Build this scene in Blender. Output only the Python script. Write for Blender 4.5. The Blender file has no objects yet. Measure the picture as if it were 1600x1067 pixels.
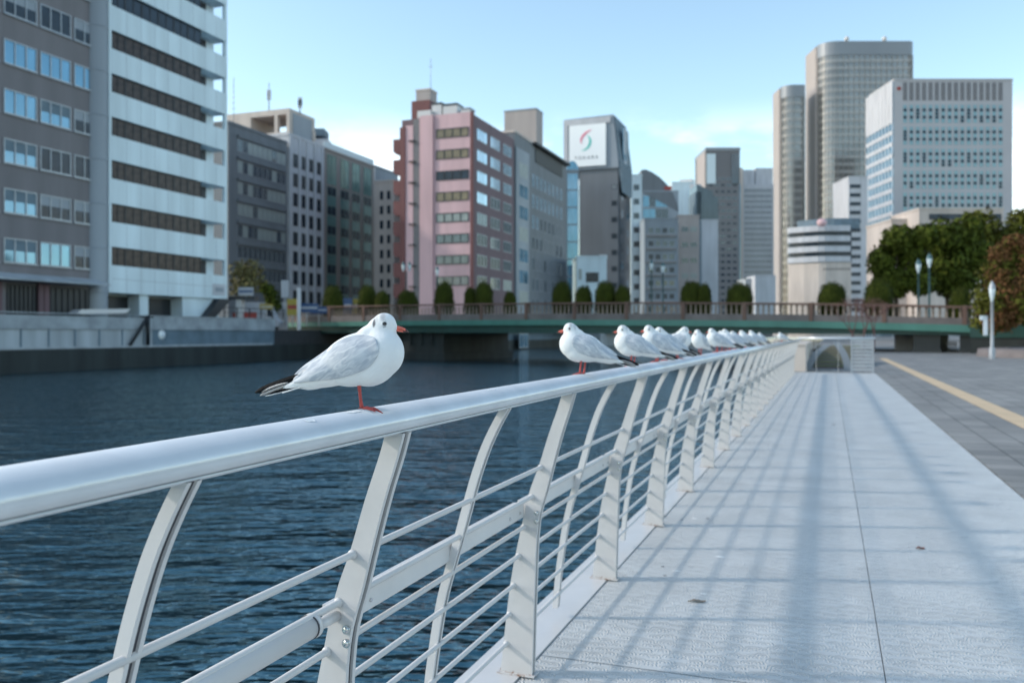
import bpy, bmesh, math, random
from mathutils import Vector, Matrix, noise
from mathutils.bvhtree import BVHTree
random.seed(7)
R = math.radians
S = bpy.context.scene
C = S.collection
# ---------------------------------------------------------------- camera
TH = R(20.15); F = 1350.0; HY = 522.0; H = 1.35
ct, st = math.cos(TH), math.sin(TH)
cam = bpy.data.cameras.new('camera')
co = bpy.data.objects.new('camera', cam); C.objects.link(co)
co.location = (0, 0, H); co.rotation_euler = (R(90), 0, TH)
cam.sensor_width = 36; cam.lens = F/1600*36
cam.shift_y = -(533.5-HY)/1600
cam.clip_start = 0.05; cam.clip_end = 6000
cam.dof.use_dof = True; cam.dof.focus_distance = 1.92; cam.dof.aperture_fstop = 4.2
S.camera = co
# ---------------------------------------------------------------- light
SUN_EL, SUN_AZ = R(30.6), math.atan2(-0.94, -0.34)      # where the sun stands: (-.94,-.34)
W = bpy.data.worlds.new('World'); S.world = W; W.use_nodes = True
nt = W.node_tree; N = nt.nodes; L = nt.links
bgn = N['Background']; bgn.inputs['Strength'].default_value = 0.15
sky = N.new('ShaderNodeTexSky'); sky.sky_type = 'NISHITA'; sky.sun_disc = False
sky.sun_elevation = SUN_EL; sky.sun_rotation = SUN_AZ
sky.air_density = 1.0; sky.dust_density = 0.6; sky.ozone_density = 1.6; sky.altitude = 0
tint = N.new('ShaderNodeMix'); tint.data_type = 'RGBA'; tint.blend_type = 'MULTIPLY'
tint.inputs[0].default_value = 1; tint.inputs[7].default_value = (1.12, 1.12, .97, 1)
L.new(sky.outputs[0], tint.inputs[6])
tc = N.new('ShaderNodeTexCoord')
mp = N.new('ShaderNodeMapping'); mp.inputs['Scale'].default_value = (1, 1, 2.6)
nz = N.new('ShaderNodeTexNoise'); nz.inputs['Scale'].default_value = 4.6; nz.inputs['Detail'].default_value = 7
nz.inputs['Roughness'].default_value = 0.55
L.new(tc.outputs['Generated'], mp.inputs[0]); L.new(mp.outputs[0], nz.inputs['Vector'])
cr = N.new('ShaderNodeMapRange'); cr.inputs[1].default_value = 0.48; cr.inputs[2].default_value = 0.62; cr.interpolation_type = 'SMOOTHSTEP'
L.new(nz.outputs[0], cr.inputs[0])
sx = N.new('ShaderNodeSeparateXYZ'); L.new(tc.outputs['Generated'], sx.inputs[0])
el = N.new('ShaderNodeMapRange'); el.inputs[1].default_value = 0.26; el.inputs[2].default_value = 0.15
el.inputs[3].default_value = 0; el.inputs[4].default_value = 1; el.interpolation_type = 'SMOOTHSTEP'
L.new(sx.outputs['Z'], el.inputs[0])
mm = N.new('ShaderNodeMath'); mm.operation = 'MULTIPLY'; L.new(cr.outputs[0], mm.inputs[0]); L.new(el.outputs[0], mm.inputs[1])
m2 = N.new('ShaderNodeMath'); m2.operation = 'MULTIPLY'; m2.inputs[1].default_value = 0.8; L.new(mm.outputs[0], m2.inputs[0])
cm = N.new('ShaderNodeMix'); cm.data_type = 'RGBA'; cm.inputs[7].default_value = (7.3, 7.7, 8.0, 1)
L.new(m2.outputs[0], cm.inputs[0]); L.new(tint.outputs[2], cm.inputs[6]); L.new(cm.outputs[2], bgn.inputs[0])
sl = bpy.data.lights.new('sun', 'SUN'); sl.energy = 1.2; sl.angle = R(2.6); sl.color = (1, 0.93, 0.84)
so = bpy.data.objects.new('sun', sl); C.objects.link(so)
sdir = Vector((0.94*math.cos(SUN_EL), 0.34*math.cos(SUN_EL), -math.sin(SUN_EL)))
so.rotation_euler = sdir.to_track_quat('-Z', 'Y').to_euler(); so.location = (-20, -8, 30)
S.view_settings.view_transform = 'Standard'; S.view_settings.look = 'None'
S.view_settings.exposure = 0.92; S.view_settings.gamma = 1
S.render.film_transparent = False
# ---------------------------------------------------------------- photo -> world
def P(px, py, d):
    t = (px-800)/F
    return Vector((d*(-st+t*ct), d*(ct+t*st), H+(HY-py)/F*d))
def YonX(px, X):
    t = (px-800)/F; return X*(-st*t-ct)/(st-ct*t)
def XonY(px, Y):
    t = (px-800)/F; return Y*(ct*t-st)/(ct+st*t)
def dep(X, Y): return ct*Y-st*X
def Z(py, X, Y): return H+(HY-py)/F*dep(X, Y)
# ---------------------------------------------------------------- materials
def mat(name, col, rough=0.6, metal=0.0, var=0.12, vs=3.0, bump=0.0, bs=40.0, spec=0.5, extra=None, coat=0, island=False):
    m = bpy.data.materials.new(name); m.use_nodes = True
    n = m.node_tree.nodes; l = m.node_tree.links; p = n['Principled BSDF']
    p.inputs['Roughness'].default_value = rough; p.inputs['Metallic'].default_value = metal
    p.inputs['Specular IOR Level'].default_value = spec
    if coat: p.inputs['Coat Weight'].default_value = coat; p.inputs['Coat Roughness'].default_value = 0.15
    t = n.new('ShaderNodeTexCoord')
    g = n.new('ShaderNodeTexNoise'); g.inputs['Scale'].default_value = vs; g.inputs['Detail'].default_value = 5
    if 0.15 <= vs <= 0.6:      # facades: rain streaks running down
        mpz = n.new('ShaderNodeMapping'); mpz.inputs['Scale'].default_value = (1.6, 1.6, 0.22); l.new(t.outputs['Object'], mpz.inputs[0]); l.new(mpz.outputs[0], g.inputs['Vector']); var = max(var, 0.13)
    else: l.new(t.outputs['Object'], g.inputs['Vector'])
    mr = n.new('ShaderNodeMapRange'); mr.inputs[1].default_value = 0.3; mr.inputs[2].default_value = 0.7
    mr.inputs[3].default_value = 1-var; mr.inputs[4].default_value = 1+var
    l.new(g.outputs[0], mr.inputs[0])
    hs = n.new('ShaderNodeHueSaturation'); hs.inputs['Color'].default_value = (*col, 1)
    l.new(mr.outputs[0], hs.inputs['Value'])
    if island:
        gm = n.new('ShaderNodeNewGeometry'); m3 = n.new('ShaderNodeMapRange')
        m3.inputs[3].default_value = 0.55; m3.inputs[4].default_value = 1.5
        l.new(gm.outputs['Random Per Island'], m3.inputs[0])
        mu = n.new('ShaderNodeMath'); mu.operation = 'MULTIPLY'
        l.new(mr.outputs[0], mu.inputs[0]); l.new(m3.outputs[0], mu.inputs[1]); l.new(mu.outputs[0], hs.inputs['Value'])
        p.inputs['Subsurface Weight'].default_value = 0
    l.new(hs.outputs[0], p.inputs['Base Color'])
    if bump:
        b2 = n.new('ShaderNodeTexNoise'); b2.inputs['Scale'].default_value = bs; b2.inputs['Detail'].default_value = 4
        l.new(t.outputs['Object'], b2.inputs['Vector'])
        bp = n.new('ShaderNodeBump'); bp.inputs['Strength'].default_value = bump; bp.inputs['Distance'].default_value = 0.02
        l.new(b2.outputs[0], bp.inputs['Height']); l.new(bp.outputs[0], p.inputs['Normal'])
    if extra: extra(m, n, l, p, t, hs)
    return m
def glassm(name, col, rough=0.06, metal=0.55, var=0.25, vs=0.6):
    return mat(name, col, rough, metal, var, vs, spec=0.8)
M = {}
M['white'] = mat('white_paint', (0.60, 0.58, 0.575), 0.32, 0, 0.04, 6, 0.04, 30)
def post_extra(m, n, l, p, t, hs):
    sp = n.new('ShaderNodeSeparateXYZ'); l.new(t.outputs['Object'], sp.inputs[0])
    g = n.new('ShaderNodeTexNoise'); g.inputs['Scale'].default_value = 55; g.inputs['Detail'].default_value = 5; l.new(t.outputs['Object'], g.inputs['Vector'])
    a = n.new('ShaderNodeMapRange'); a.inputs[1].default_value = .05; a.inputs[2].default_value = .008; a.inputs[3].default_value = -.25; a.inputs[4].default_value = .16; l.new(sp.outputs['Z'], a.inputs[0])
    ad = n.new('ShaderNodeMath'); ad.operation = 'ADD'; l.new(a.outputs[0], ad.inputs[0]); l.new(g.outputs[0], ad.inputs[1])
    r_ = n.new('ShaderNodeMapRange'); r_.inputs[1].default_value = .63; r_.inputs[2].default_value = .80; l.new(ad.outputs[0], r_.inputs[0])
    mx = n.new('ShaderNodeMix'); mx.data_type = 'RGBA'; mx.inputs[7].default_value = (.22, .09, .04, 1)
    l.new(r_.outputs[0], mx.inputs[0]); l.new(hs.outputs[0], mx.inputs[6]); l.new(mx.outputs[2], p.inputs['Base Color'])
M['post'] = mat('post_paint', (0.58, 0.555, 0.545), 0.35, 0, 0.05, 9, 0.05, 30, extra=post_extra)
M['rail'] = mat('rail_paint', (0.68, 0.70, 0.73), 0.24, 0.22, 0.07, 7, 0.05, 18, coat=0.3)
M['groove'] = mat('dark_groove', (0.06, 0.06, 0.07), 0.6)
M['rgroove'] = mat('rail_groove', (0.22, 0.23, 0.25), 0.6)
M['steel'] = mat('bolt_steel', (0.6, 0.6, 0.6), 0.25, 1.0, 0.1)
M['galv'] = mat('galvanised', (0.36, 0.38, 0.41), 0.45, 0.3, 0.1, 2)
M['concrete'] = mat('concrete', (0.33, 0.35, 0.37), 0.85, 0, 0.25, 0.8, 0.3, 6)
M['concrete_pale'] = mat('pale_concrete', (0.38, 0.40, 0.42), 0.8, 0, 0.22, 0.5, 0.2, 5)
M['slate'] = mat('slate_panel', (0.13, 0.18, 0.22), 0.7, 0, 0.2, 0.8)
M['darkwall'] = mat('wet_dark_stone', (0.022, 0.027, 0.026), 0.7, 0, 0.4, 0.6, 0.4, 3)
M['black'] = mat('black_metal', (0.012, 0.013, 0.015), 0.5)
M['darkint'] = mat('dark_interior', (0.015, 0.018, 0.022), 0.4)
M['brownwall'] = mat('taupe_tile', (0.165, 0.15, 0.16), 0.6, 0, 0.08, 0.5)
M['whitepanel'] = mat('white_panel', (0.62, 0.72, 0.77), 0.4, 0, 0.05, 0.35)
M['glass_dark'] = mat('dark_glass', (0.018, 0.03, 0.048), .2, 0, .5, .8, spec=.35)
M['glass_blue'] = glassm('blue_glass', (0.14, 0.28, 0.38))
M['glass_brown'] = mat('brown_glass', (0.05, 0.034, 0.03), .3, 0, .8, 1.6, spec=.25)
M['glass_sky'] = glassm('sky_glass', (0.5, 0.62, 0.72), metal=.75)  # paler pane colour for rows that mirror the sky
M['glass_mid'] = glassm('grey_glass', (0.075, 0.09, 0.105), metal=.35)
M['glass_green'] = glassm('green_glass', (0.14, 0.26, 0.25), 0.12, 0.4)
M['blind'] = mat('pale_blind', (0.28, 0.31, 0.30), 0.35, 0.1, 0.15, 0.7)
M['blind_warm'] = mat('warm_blind', (0.20, 0.155, 0.095), 0.25, 0.1, 0.25, 0.8)
M['frame'] = mat('window_frame', (0.33, 0.35, 0.38), 0.4, 0.4)
M['frame_dark'] = mat('dark_frame', (0.03, 0.033, 0.04), 0.4, 0.3)
M['greyfacade'] = mat('grey_facade', (0.14, 0.152, 0.17), 0.55, 0, 0.1, 0.3)
M['bluegrey'] = mat('blue_grey_cladding', (0.26, 0.29, 0.33), 0.5, 0.1, 0.06, 0.2)
M['offwhite'] = mat('off_white_stone', (0.5, 0.5, 0.53), 0.7, 0, 0.07, 0.4)
M['cream'] = mat('cream_render', (0.56, 0.48, 0.43), 0.8, 0, 0.07, 0.3)
M['beige'] = mat('beige_stone', (0.40, 0.35, 0.335), 0.8, 0, 0.06, 0.3)
M['mullion'] = mat('brown_mullion', (0.26, 0.22, 0.2), 0.6)
M['greenpanel'] = mat('green_spandrel', (0.13, 0.24, 0.23), 0.2, 0.2, 0.1, 0.6)
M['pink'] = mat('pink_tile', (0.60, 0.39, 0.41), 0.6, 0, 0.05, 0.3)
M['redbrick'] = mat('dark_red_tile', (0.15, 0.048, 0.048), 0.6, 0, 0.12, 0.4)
M['maroon'] = mat('dark_maroon', (0.14, 0.08, 0.095), 0.6, 0, 0.1, 0.5)
M['towerstone'] = mat('tower_stone', (0.40, 0.35, 0.33), 0.7, 0, 0.04, 0.05)
M['towerband'] = mat('tower_spandrel', (0.36, 0.335, 0.315), 0.25, 0.35, 0.08, 0.05)
M['towerglass'] = glassm('tower_glass', (0.29, 0.275, 0.26), 0.14, 0.6, 0.3, 0.04)
M['towergrey'] = mat('tower_grey', (0.24, 0.25, 0.27), 0.35, 0.3, 0.05, 0.05)
M['officewhite'] = mat('office_stone', (0.44, 0.43, 0.45), 0.7, 0, 0.04, 0.1)
M['louvre'] = mat('roof_louvre', (0.16, 0.155, 0.165), 0.6)
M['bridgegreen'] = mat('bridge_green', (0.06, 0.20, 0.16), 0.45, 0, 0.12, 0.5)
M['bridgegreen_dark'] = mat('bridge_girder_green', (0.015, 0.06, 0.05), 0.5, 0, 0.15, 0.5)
M['bridgestone'] = mat('bridge_stone', (0.17, 0.145, 0.14), 0.85, 0, 0.2, 0.9)
M['balustrade'] = mat('balustrade_brown', (0.15, 0.085, 0.065), 0.7, 0, 0.15, 0.9)
M['baluster'] = mat('baluster_stone', (0.30, 0.235, 0.19), 0.8, 0, 0.15, 0.9)
M['asphalt'] = mat('asphalt', (0.055, 0.055, 0.058), 0.9, 0, 0.15, 2)
M['bark'] = mat('bark', (0.07, 0.05, 0.035), 0.9, 0, 0.3, 6)
M['leaf'] = mat('leaf_dark', (0.060, 0.075, 0.010), 0.85, 0, 0.25, 0.35, spec=.15, island=True)
M['leaf2'] = mat('leaf_olive', (0.085, 0.088, 0.014), 0.85, 0, 0.25, 0.4, spec=.15, island=True)
M['leaf_red'] = mat('leaf_rust', (0.15, 0.072, 0.03), 0.85, 0, 0.35, 0.5, spec=.15, island=True)
M['leaf_yel'] = mat('leaf_yellow', (0.14, 0.12, 0.035), 0.6, 0, 0.3, 0.5, island=True)
M['bush'] = mat('bush_leaf', (0.045, 0.055, 0.007), 0.85, 0, 0.25, 1.2, spec=.15, island=True)
M['grass'] = mat('grass', (0.10, 0.12, 0.03), 0.9, 0, 0.3, 2)
M['lampgreen'] = mat('lamp_post_green', (0.06, 0.12, 0.13), 0.45, 0.3)
M['lampglass'] = mat('lamp_glass', (0.62, 0.7, 0.74), 0.2, 0.0, 0.05)
M['signblue'] = mat('sign_blue', (0.03, 0.08, 0.2), 0.4)
M['signyellow'] = mat('sign_yellow', (0.42, 0.31, 0.05), 0.5)
M['signred'] = mat('sign_red', (0.35, 0.05, 0.04), 0.5)
M['billboard'] = mat('billboard_white', (0.9, 0.91, 0.92), 0.4, 0, 0.01)
M['swirl_red'] = mat('swirl_red', (0.75, 0.22, 0.30), 0.5)
M['swirl_teal'] = mat('swirl_teal', (0.12, 0.55, 0.48), 0.5)
M['lettering'] = mat('lettering_grey', (0.10, 0.11, 0.13), 0.5)
M['tactile'] = mat('tactile_yellow', (0.60, 0.44, 0.28), 0.8, 0, 0.08, 2, 0.3, 60)
# ---- deck plate: embossed arcs + seams
def deck_extra(m, n, l, p, t, hs):
    mapn = n.new('ShaderNodeMapping'); l.new(t.outputs['Object'], mapn.inputs[0])
    v = n.new('ShaderNodeTexVoronoi'); v.voronoi_dimensions = '2D'; v.inputs['Scale'].default_value = 17; v.inputs['Randomness'].default_value = 0.75
    l.new(mapn.outputs[0], v.inputs['Vector'])
    a = n.new('ShaderNodeMath'); a.operation = 'MULTIPLY'; a.inputs[1].default_value = 26; l.new(v.outputs['Distance'], a.inputs[0])
    s_ = n.new('ShaderNodeMath'); s_.operation = 'SINE'; l.new(a.outputs[0], s_.inputs[0])
    # only the upper half of each ring is raised -> scallops
    sub = n.new('ShaderNodeVectorMath'); sub.operation = 'SUBTRACT'; l.new(mapn.outputs[0], sub.inputs[0]); l.new(v.outputs['Position'], sub.inputs[1])
    sp = n.new('ShaderNodeSeparateXYZ'); l.new(sub.outputs[0], sp.inputs[0])
    mk = n.new('ShaderNodeMapRange'); mk.inputs[1].default_value = -0.012; mk.inputs[2].default_value = 0.004; l.new(sp.outputs['Y'], mk.inputs[0])
    mu = n.new('ShaderNodeMath'); mu.operation = 'MULTIPLY'; l.new(s_.outputs[0], mu.inputs[0]); l.new(mk.outputs[0], mu.inputs[1])
    # seams across the walk every 0.285 m (fine) with a strong one every 6th
    so_ = n.new('ShaderNodeSeparateXYZ'); l.new(t.outputs['Object'], so_.inputs[0])
    def seam(period, off, width):
        ad = n.new('ShaderNodeMath'); ad.operation = 'ADD'; ad.inputs[1].default_value = 100*period-off; l.new(so_.outputs['Y'], ad.inputs[0])
        md = n.new('ShaderNodeMath'); md.operation = 'MODULO'; md.inputs[1].default_value = period; l.new(ad.outputs[0], md.inputs[0])
        q = n.new('ShaderNodeMath'); q.operation = 'SUBTRACT'; q.inputs[1].default_value = period/2; l.new(md.outputs[0], q.inputs[0])
        ab = n.new('ShaderNodeMath'); ab.operation = 'ABSOLUTE'; l.new(q.outputs[0], ab.inputs[0])
        g = n.new('ShaderNodeMath'); g.operation = 'LESS_THAN'; g.inputs[1].default_value = width; l.new(ab.outputs[0], g.inputs[0])
        return g
    f1 = seam(0.5684, 3.456+0.2842, 0.0022); f2 = seam(4.547, 3.456+2.2735, 0.004)
    ad = n.new('ShaderNodeMath'); ad.operation = 'MAXIMUM'; l.new(f1.outputs[0], ad.inputs[0]); l.new(f2.outputs[0], ad.inputs[1])
    h = n.new('ShaderNodeMath'); h.operation = 'MULTIPLY_ADD'; h.inputs[1].default_value = -2.0; l.new(ad.outputs[0], h.inputs[0]); l.new(mu.outputs[0], h.inputs[2])
    b = n.new('ShaderNodeBump'); b.inputs['Strength'].default_value = 0.9; b.inputs['Distance'].default_value = 0.0024
    l.new(h.outputs[0], b.inputs['Height']); l.new(b.outputs[0], p.inputs['Normal'])
    mx = n.new('ShaderNodeMix'); mx.data_type = 'RGBA'; mx.inputs[7].default_value = (0.16, 0.17, 0.18, 1)
    l.new(f2.outputs[0], mx.inputs[0]); l.new(hs.outputs[0], mx.inputs[6])
    # scuffs and grime
    gn = n.new('ShaderNodeTexNoise'); gn.inputs['Scale'].default_value = 60; gn.inputs['Detail'].default_value = 3; l.new(t.outputs['Object'], gn.inputs['Vector'])
    gr = n.new('ShaderNodeMapRange'); gr.inputs[1].default_value = 0.70; gr.inputs[2].default_value = 0.78; gr.inputs[4].default_value = 0.5; l.new(gn.outputs[0], gr.inputs[0])
    mx2 = n.new('ShaderNodeMix'); mx2.data_type = 'RGBA'; mx2.inputs[7].default_value = (0.2, 0.2, 0.2, 1)
    l.new(gr.outputs[0], mx2.inputs[0]); l.new(mx.outputs[2], mx2.inputs[6]); l.new(mx2.outputs[2], p.inputs['Base Color'])
M['deck'] = mat('deck_plate', (0.55, 0.55, 0.545), 0.42, 0.0, 0.10, 2.3, extra=deck_extra)
def pave_extra(m, n, l, p, t, hs):
    b = n.new('ShaderNodeTexBrick'); b.offset = 0.5; b.inputs['Scale'].default_value = 1
    b.inputs['Brick Width'].default_value = 0.37; b.inputs['Row Height'].default_value = 0.37
    b.inputs['Mortar Size'].default_value = 0.009; b.inputs['Color1'].default_value = (0.28, 0.265, 0.25, 1)
    b.inputs['Color2'].default_value = (0.205, 0.197, 0.19, 1); b.inputs['Mortar'].default_value = (0.07, 0.068, 0.066, 1)
    mp_ = n.new('ShaderNodeMapping'); mp_.inputs['Rotation'].default_value = (0, 0, R(90)); mp_.inputs['Location'].default_value = (0, -0.03, 0)
    l.new(t.outputs['Object'], mp_.inputs[0]); l.new(mp_.outputs[0], b.inputs['Vector'])
    mx = n.new('ShaderNodeMix'); mx.data_type = 'RGBA'; mx.blend_type = 'MULTIPLY'; mx.inputs[0].default_value = 1
    g = n.new('ShaderNodeTexNoise'); g.inputs['Scale'].default_value = 0.7; g.inputs['Detail'].default_value = 6; l.new(t.outputs['Object'], g.inputs['Vector'])
    r = n.new('ShaderNodeMapRange'); r.inputs[1].default_value = 0.3; r.inputs[2].default_value = 0.7; r.inputs[3].default_value = 0.72; r.inputs[4].default_value = 1.2
    l.new(g.outputs[0], r.inputs[0]); l.new(b.outputs[0], mx.inputs[6]); l.new(r.outputs[0], mx.inputs[7]); l.new(mx.outputs[2], p.inputs['Base Color'])
    bp = n.new('ShaderNodeBump'); bp.inputs['Strength'].default_value = 0.6; bp.inputs['Distance'].default_value = 0.004; bp.invert = True
    l.new(b.outputs['Fac'], bp.inputs['Height']); l.new(bp.outputs[0], p.inputs['Normal'])
M['paving'] = mat('paving_tiles', (0.22, 0.22, 0.22), 0.75, extra=pave_extra)
def water_extra(m, n, l, p, t, hs):
    def wave(sc, rot, det, strength, dist, prev=None):
        mp_ = n.new('ShaderNodeMapping'); mp_.inputs['Scale'].default_value = sc; mp_.inputs['Rotation'].default_value = (0, 0, rot)
        l.new(t.outputs['Object'], mp_.inputs[0])
        g = n.new('ShaderNodeTexNoise'); g.inputs['Scale'].default_value = 1; g.inputs['Detail'].default_value = det; g.inputs['Roughness'].default_value = 0.5
        l.new(mp_.outputs[0], g.inputs['Vector'])
        b = n.new('ShaderNodeBump'); b.inputs['Strength'].default_value = strength; b.inputs['Distance'].default_value = dist
        l.new(g.outputs[0], b.inputs['Height'])
        if prev: l.new(prev.outputs[0], b.inputs['Normal'])
        return b
    a = wave((0.42, 1.2, 1), 0.0, 2, 1.0, 0.22)
    b = wave((1.9, 4.6, 1), R(6), 2.5, 1.0, 0.12, a)
    c = wave((6, 11, 1), R(-12), 2, 1.0, 0.006, b)
    l.new(c.outputs[0], p.inputs['Normal'])
    p.inputs['IOR'].default_value = 2.4; p.inputs['Specular Tint'].default_value = (0.42, 0.88, 1.0, 1)
M['water'] = mat('river_water', (0.002, 0.020, 0.034), 0.05, 0, 0.3, 0.05, extra=water_extra)
# ---------------------------------------------------------------- mesh builder
class MB:
    def __init__(s): s.v = []; s.f = []; s.m = []; s.sm = []
    def face(s, pts, mi=0, smooth=False):
        i = len(s.v); s.v += [tuple(p) for p in pts]; s.f.append(tuple(range(i, i+len(pts)))); s.m.append(mi); s.sm.append(smooth); return s
    def box(s, x0, x1, y0, y1, z0, z1, mi=0):
        i = len(s.v)
        s.v += [(x0, y0, z0), (x1, y0, z0), (x1, y1, z0), (x0, y1, z0), (x0, y0, z1), (x1, y0, z1), (x1, y1, z1), (x0, y1, z1)]
        for q in ((0, 3, 2, 1), (4, 5, 6, 7), (0, 1, 5, 4), (1, 2, 6, 5), (2, 3, 7, 6), (3, 0, 4, 7)):
            s.f.append(tuple(i+k for k in q)); s.m.append(mi); s.sm.append(False)
        return s
    def prism(s, pts, axis, a, b, mi=0, smooth=False):
        # pts: 2D polygon; extruded along axis from a to b
        def mk(p, w): return {'x': (w, p[0], p[1]), 'y': (p[0], w, p[1]), 'z': (p[0], p[1], w)}[axis]
        i = len(s.v); n = len(pts)
        s.v += [mk(p, a) for p in pts]+[mk(p, b) for p in pts]
        for k in range(n):
            q = (k+1) % n; s.f.append((i+k, i+q, i+n+q, i+n+k)); s.m.append(mi); s.sm.append(smooth)
        s.f.append(tuple(i+k for k in range(n))[::-1]); s.m.append(mi); s.sm.append(False)
        s.f.append(tuple(i+n+k for k in range(n))); s.m.append(mi); s.sm.append(False)
        return s
    def tube(s, pts, rad, seg=10, mi=0, caps=True, sx=1.0):
        pts = [Vector(p) for p in pts]; n = len(pts)
        if not isinstance(rad, (list, tuple)): rad = [rad]*n
        i0 = len(s.v); up = None
        for k, p in enumerate(pts):
            t = (pts[min(k+1, n-1)]-pts[max(k-1, 0)]).normalized()
            if up is None:
                up = Vector((0, 0, 1)) if abs(t.z) < 0.9 else Vector((0, 1, 0))
            a = t.cross(up).normalized(); b = a.cross(t).normalized(); up = b
            for j in range(seg):
                w = 2*math.pi*j/seg
                s.v.append(tuple(p+a*math.cos(w)*rad[k]*sx+b*math.sin(w)*rad[k]))
        for k in range(n-1):
            for j in range(seg):
                q = (j+1) % seg
                s.f.append((i0+k*seg+j, i0+k*seg+q, i0+(k+1)*seg+q, i0+(k+1)*seg+j)); s.m.append(mi); s.sm.append(True)
        if caps:
            s.f.append(tuple(i0+j for j in range(seg))[::-1]); s.m.append(mi); s.sm.append(False)
            s.f.append(tuple(i0+(n-1)*seg+j for j in range(seg))); s.m.append(mi); s.sm.append(False)
        return s
    def lathe(s, prof, cx=0, cy=0, seg=16, mi=0):
        i0 = len(s.v); n = len(prof)
        for r, z in prof:
            for j in range(seg):
                w = 2*math.pi*j/seg; s.v.append((cx+r*math.cos(w), cy+r*math.sin(w), z))
        for k in range(n-1):
            for j in range(seg):
                q = (j+1) % seg
                s.f.append((i0+k*seg+j, i0+k*seg+q, i0+(k+1)*seg+q, i0+(k+1)*seg+j)); s.m.append(mi); s.sm.append(True)
        return s
    def sphere(s, c, r, seg=14, rings=8, mi=0, sc=(1, 1, 1)):
        prof = []
        i0 = len(s.v)
        for k in range(rings+1):
            a = -math.pi/2+math.pi*k/rings
            for j in range(seg):
                w = 2*math.pi*j/seg
                s.v.append((c[0]+r*sc[0]*math.cos(a)*math.cos(w), c[1]+r*sc[1]*math.cos(a)*math.sin(w), c[2]+r*sc[2]*math.sin(a)))
        for k in range(rings):
            for j in range(seg):
                q = (j+1) % seg
                s.f.append((i0+k*seg+j, i0+k*seg+q, i0+(k+1)*seg+q, i0+(k+1)*seg+j)); s.m.append(mi); s.sm.append(True)
        return s
    def mesh(s, name, mats):
        me = bpy.data.meshes.new(name); me.from_pydata(s.v, [], s.f)
        for mm_ in (mats if isinstance(mats, (list, tuple)) else [mats]): me.materials.append(M[mm_] if isinstance(mm_, str) else mm_)
        me.polygons.foreach_set('material_index', s.m); me.polygons.foreach_set('use_smooth', s.sm)
        me.validate(); me.update(); return me
    def build(s, name, mats, parent=None, loc=None, rz=None):
        return link(name, s.mesh(name, mats), parent, loc, rz)
def link(name, me, parent=None, loc=None, rz=None):
    o = bpy.data.objects.new(name, me); C.objects.link(o)
    if parent is not None: o.parent = parent
    if loc is not None: o.location = loc
    if rz is not None: o.rotation_euler = (0, 0, rz)
    return o
def tag(o, label=None, cat=None, group=None, kind=None):
    if label: o['label'] = label
    if cat: o['category'] = cat
    if group: o['group'] = group
    if kind: o['kind'] = kind
    return o
def thing(name, label, cat, loc=(0, 0, 0), rz=0, group=None):
    o = bpy.data.objects.new(name, None); C.objects.link(o); o.empty_display_size = 0.3
    o.location = loc; o.rotation_euler = (0, 0, rz); return tag(o, label, cat, group)
def copy_tree(o, parent=None):
    c = o.copy(); C.objects.link(c); c.parent = parent
    for ch in o.children: copy_tree(ch, c)
    return c
def many(root, name, meshes, tf, rootm=None, limit=100):
    """individual parts for the (limit) ones nearest the camera, one stuff part for the rest. tf: list of (loc, rz, mesh index)"""
    rm = Matrix.Translation(root.location) @ Matrix.Rotation(root.rotation_euler.z, 4, 'Z')
    cp = Vector((0, 0, H))
    tf = sorted(tf, key=lambda q: (rm @ Vector(q[0])-cp).length)
    for loc, rz, mi in tf[:limit]: link(name, meshes[mi], root, loc, rz)
    if tf[limit:]:
        mb = MB(); mats = []; 
        for loc, rz, mi in tf[limit:]:
            me = meshes[mi]; mt = Matrix.Translation(loc) @ Matrix.Rotation(rz, 4, 'Z')
            idx = []
            for q in me.materials:
                if q not in mats: mats.append(q)
                idx.append(mats.index(q))
            base = len(mb.v); mb.v += [tuple(mt @ v.co) for v in me.vertices]
            for p in me.polygons:
                mb.f.append(tuple(base+k for k in p.vertices)); mb.m.append(idx[p.material_index]); mb.sm.append(p.use_smooth)
        o = mb.build(name, mats, root); o['kind'] = 'stuff'
# window mesh: faces -Y, centred on x, z from 0 to h
def window_mesh(w, h, nx=2, frame='frame', glass='glass_blue', ny=1, fw=0.05, prot=0.06, sill=False, blind=None, bfrac=0.5):
    b = MB(); g = 1; mats = [frame, glass]
    b.box(-w/2, w/2, -prot, 0.01, 0, fw); b.box(-w/2, w/2, -prot, 0.01, h-fw, h)
    b.box(-w/2, -w/2+fw, -prot+.002, 0.01, fw, h-fw); b.box(w/2-fw, w/2, -prot+.002, 0.01, fw, h-fw)
    for k in range(1, nx):
        x = -w/2+w*k/nx; b.box(x-fw/2, x+fw/2, -prot+.004, -.012, fw, h-fw)
    for k in range(1, ny):
        z = h*k/ny; b.box(-w/2+fw, w/2-fw, -prot+.006, -.014, z-fw/2, z+fw/2)
    b.face([(-w/2+fw, -.016, fw), (w/2-fw, -.016, fw), (w/2-fw, -.016, h-fw), (-w/2+fw, -.016, h-fw)], 1)
    if blind:
        mats.append(blind); z = h-fw-(h-2*fw)*bfrac
        b.face([(-w/2+fw, -.020, z), (w/2-fw, -.020, z), (w/2-fw, -.020, h-fw), (-w/2+fw, -.020, h-fw)], 2)
    if sill: b.box(-w/2-.05, w/2+.05, -prot-.08, 0.0, -.07, -.002)
    return b.mesh('window', mats)
RZ = {'S': 0.0, 'E': R(90), 'W': R(-90)}
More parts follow.
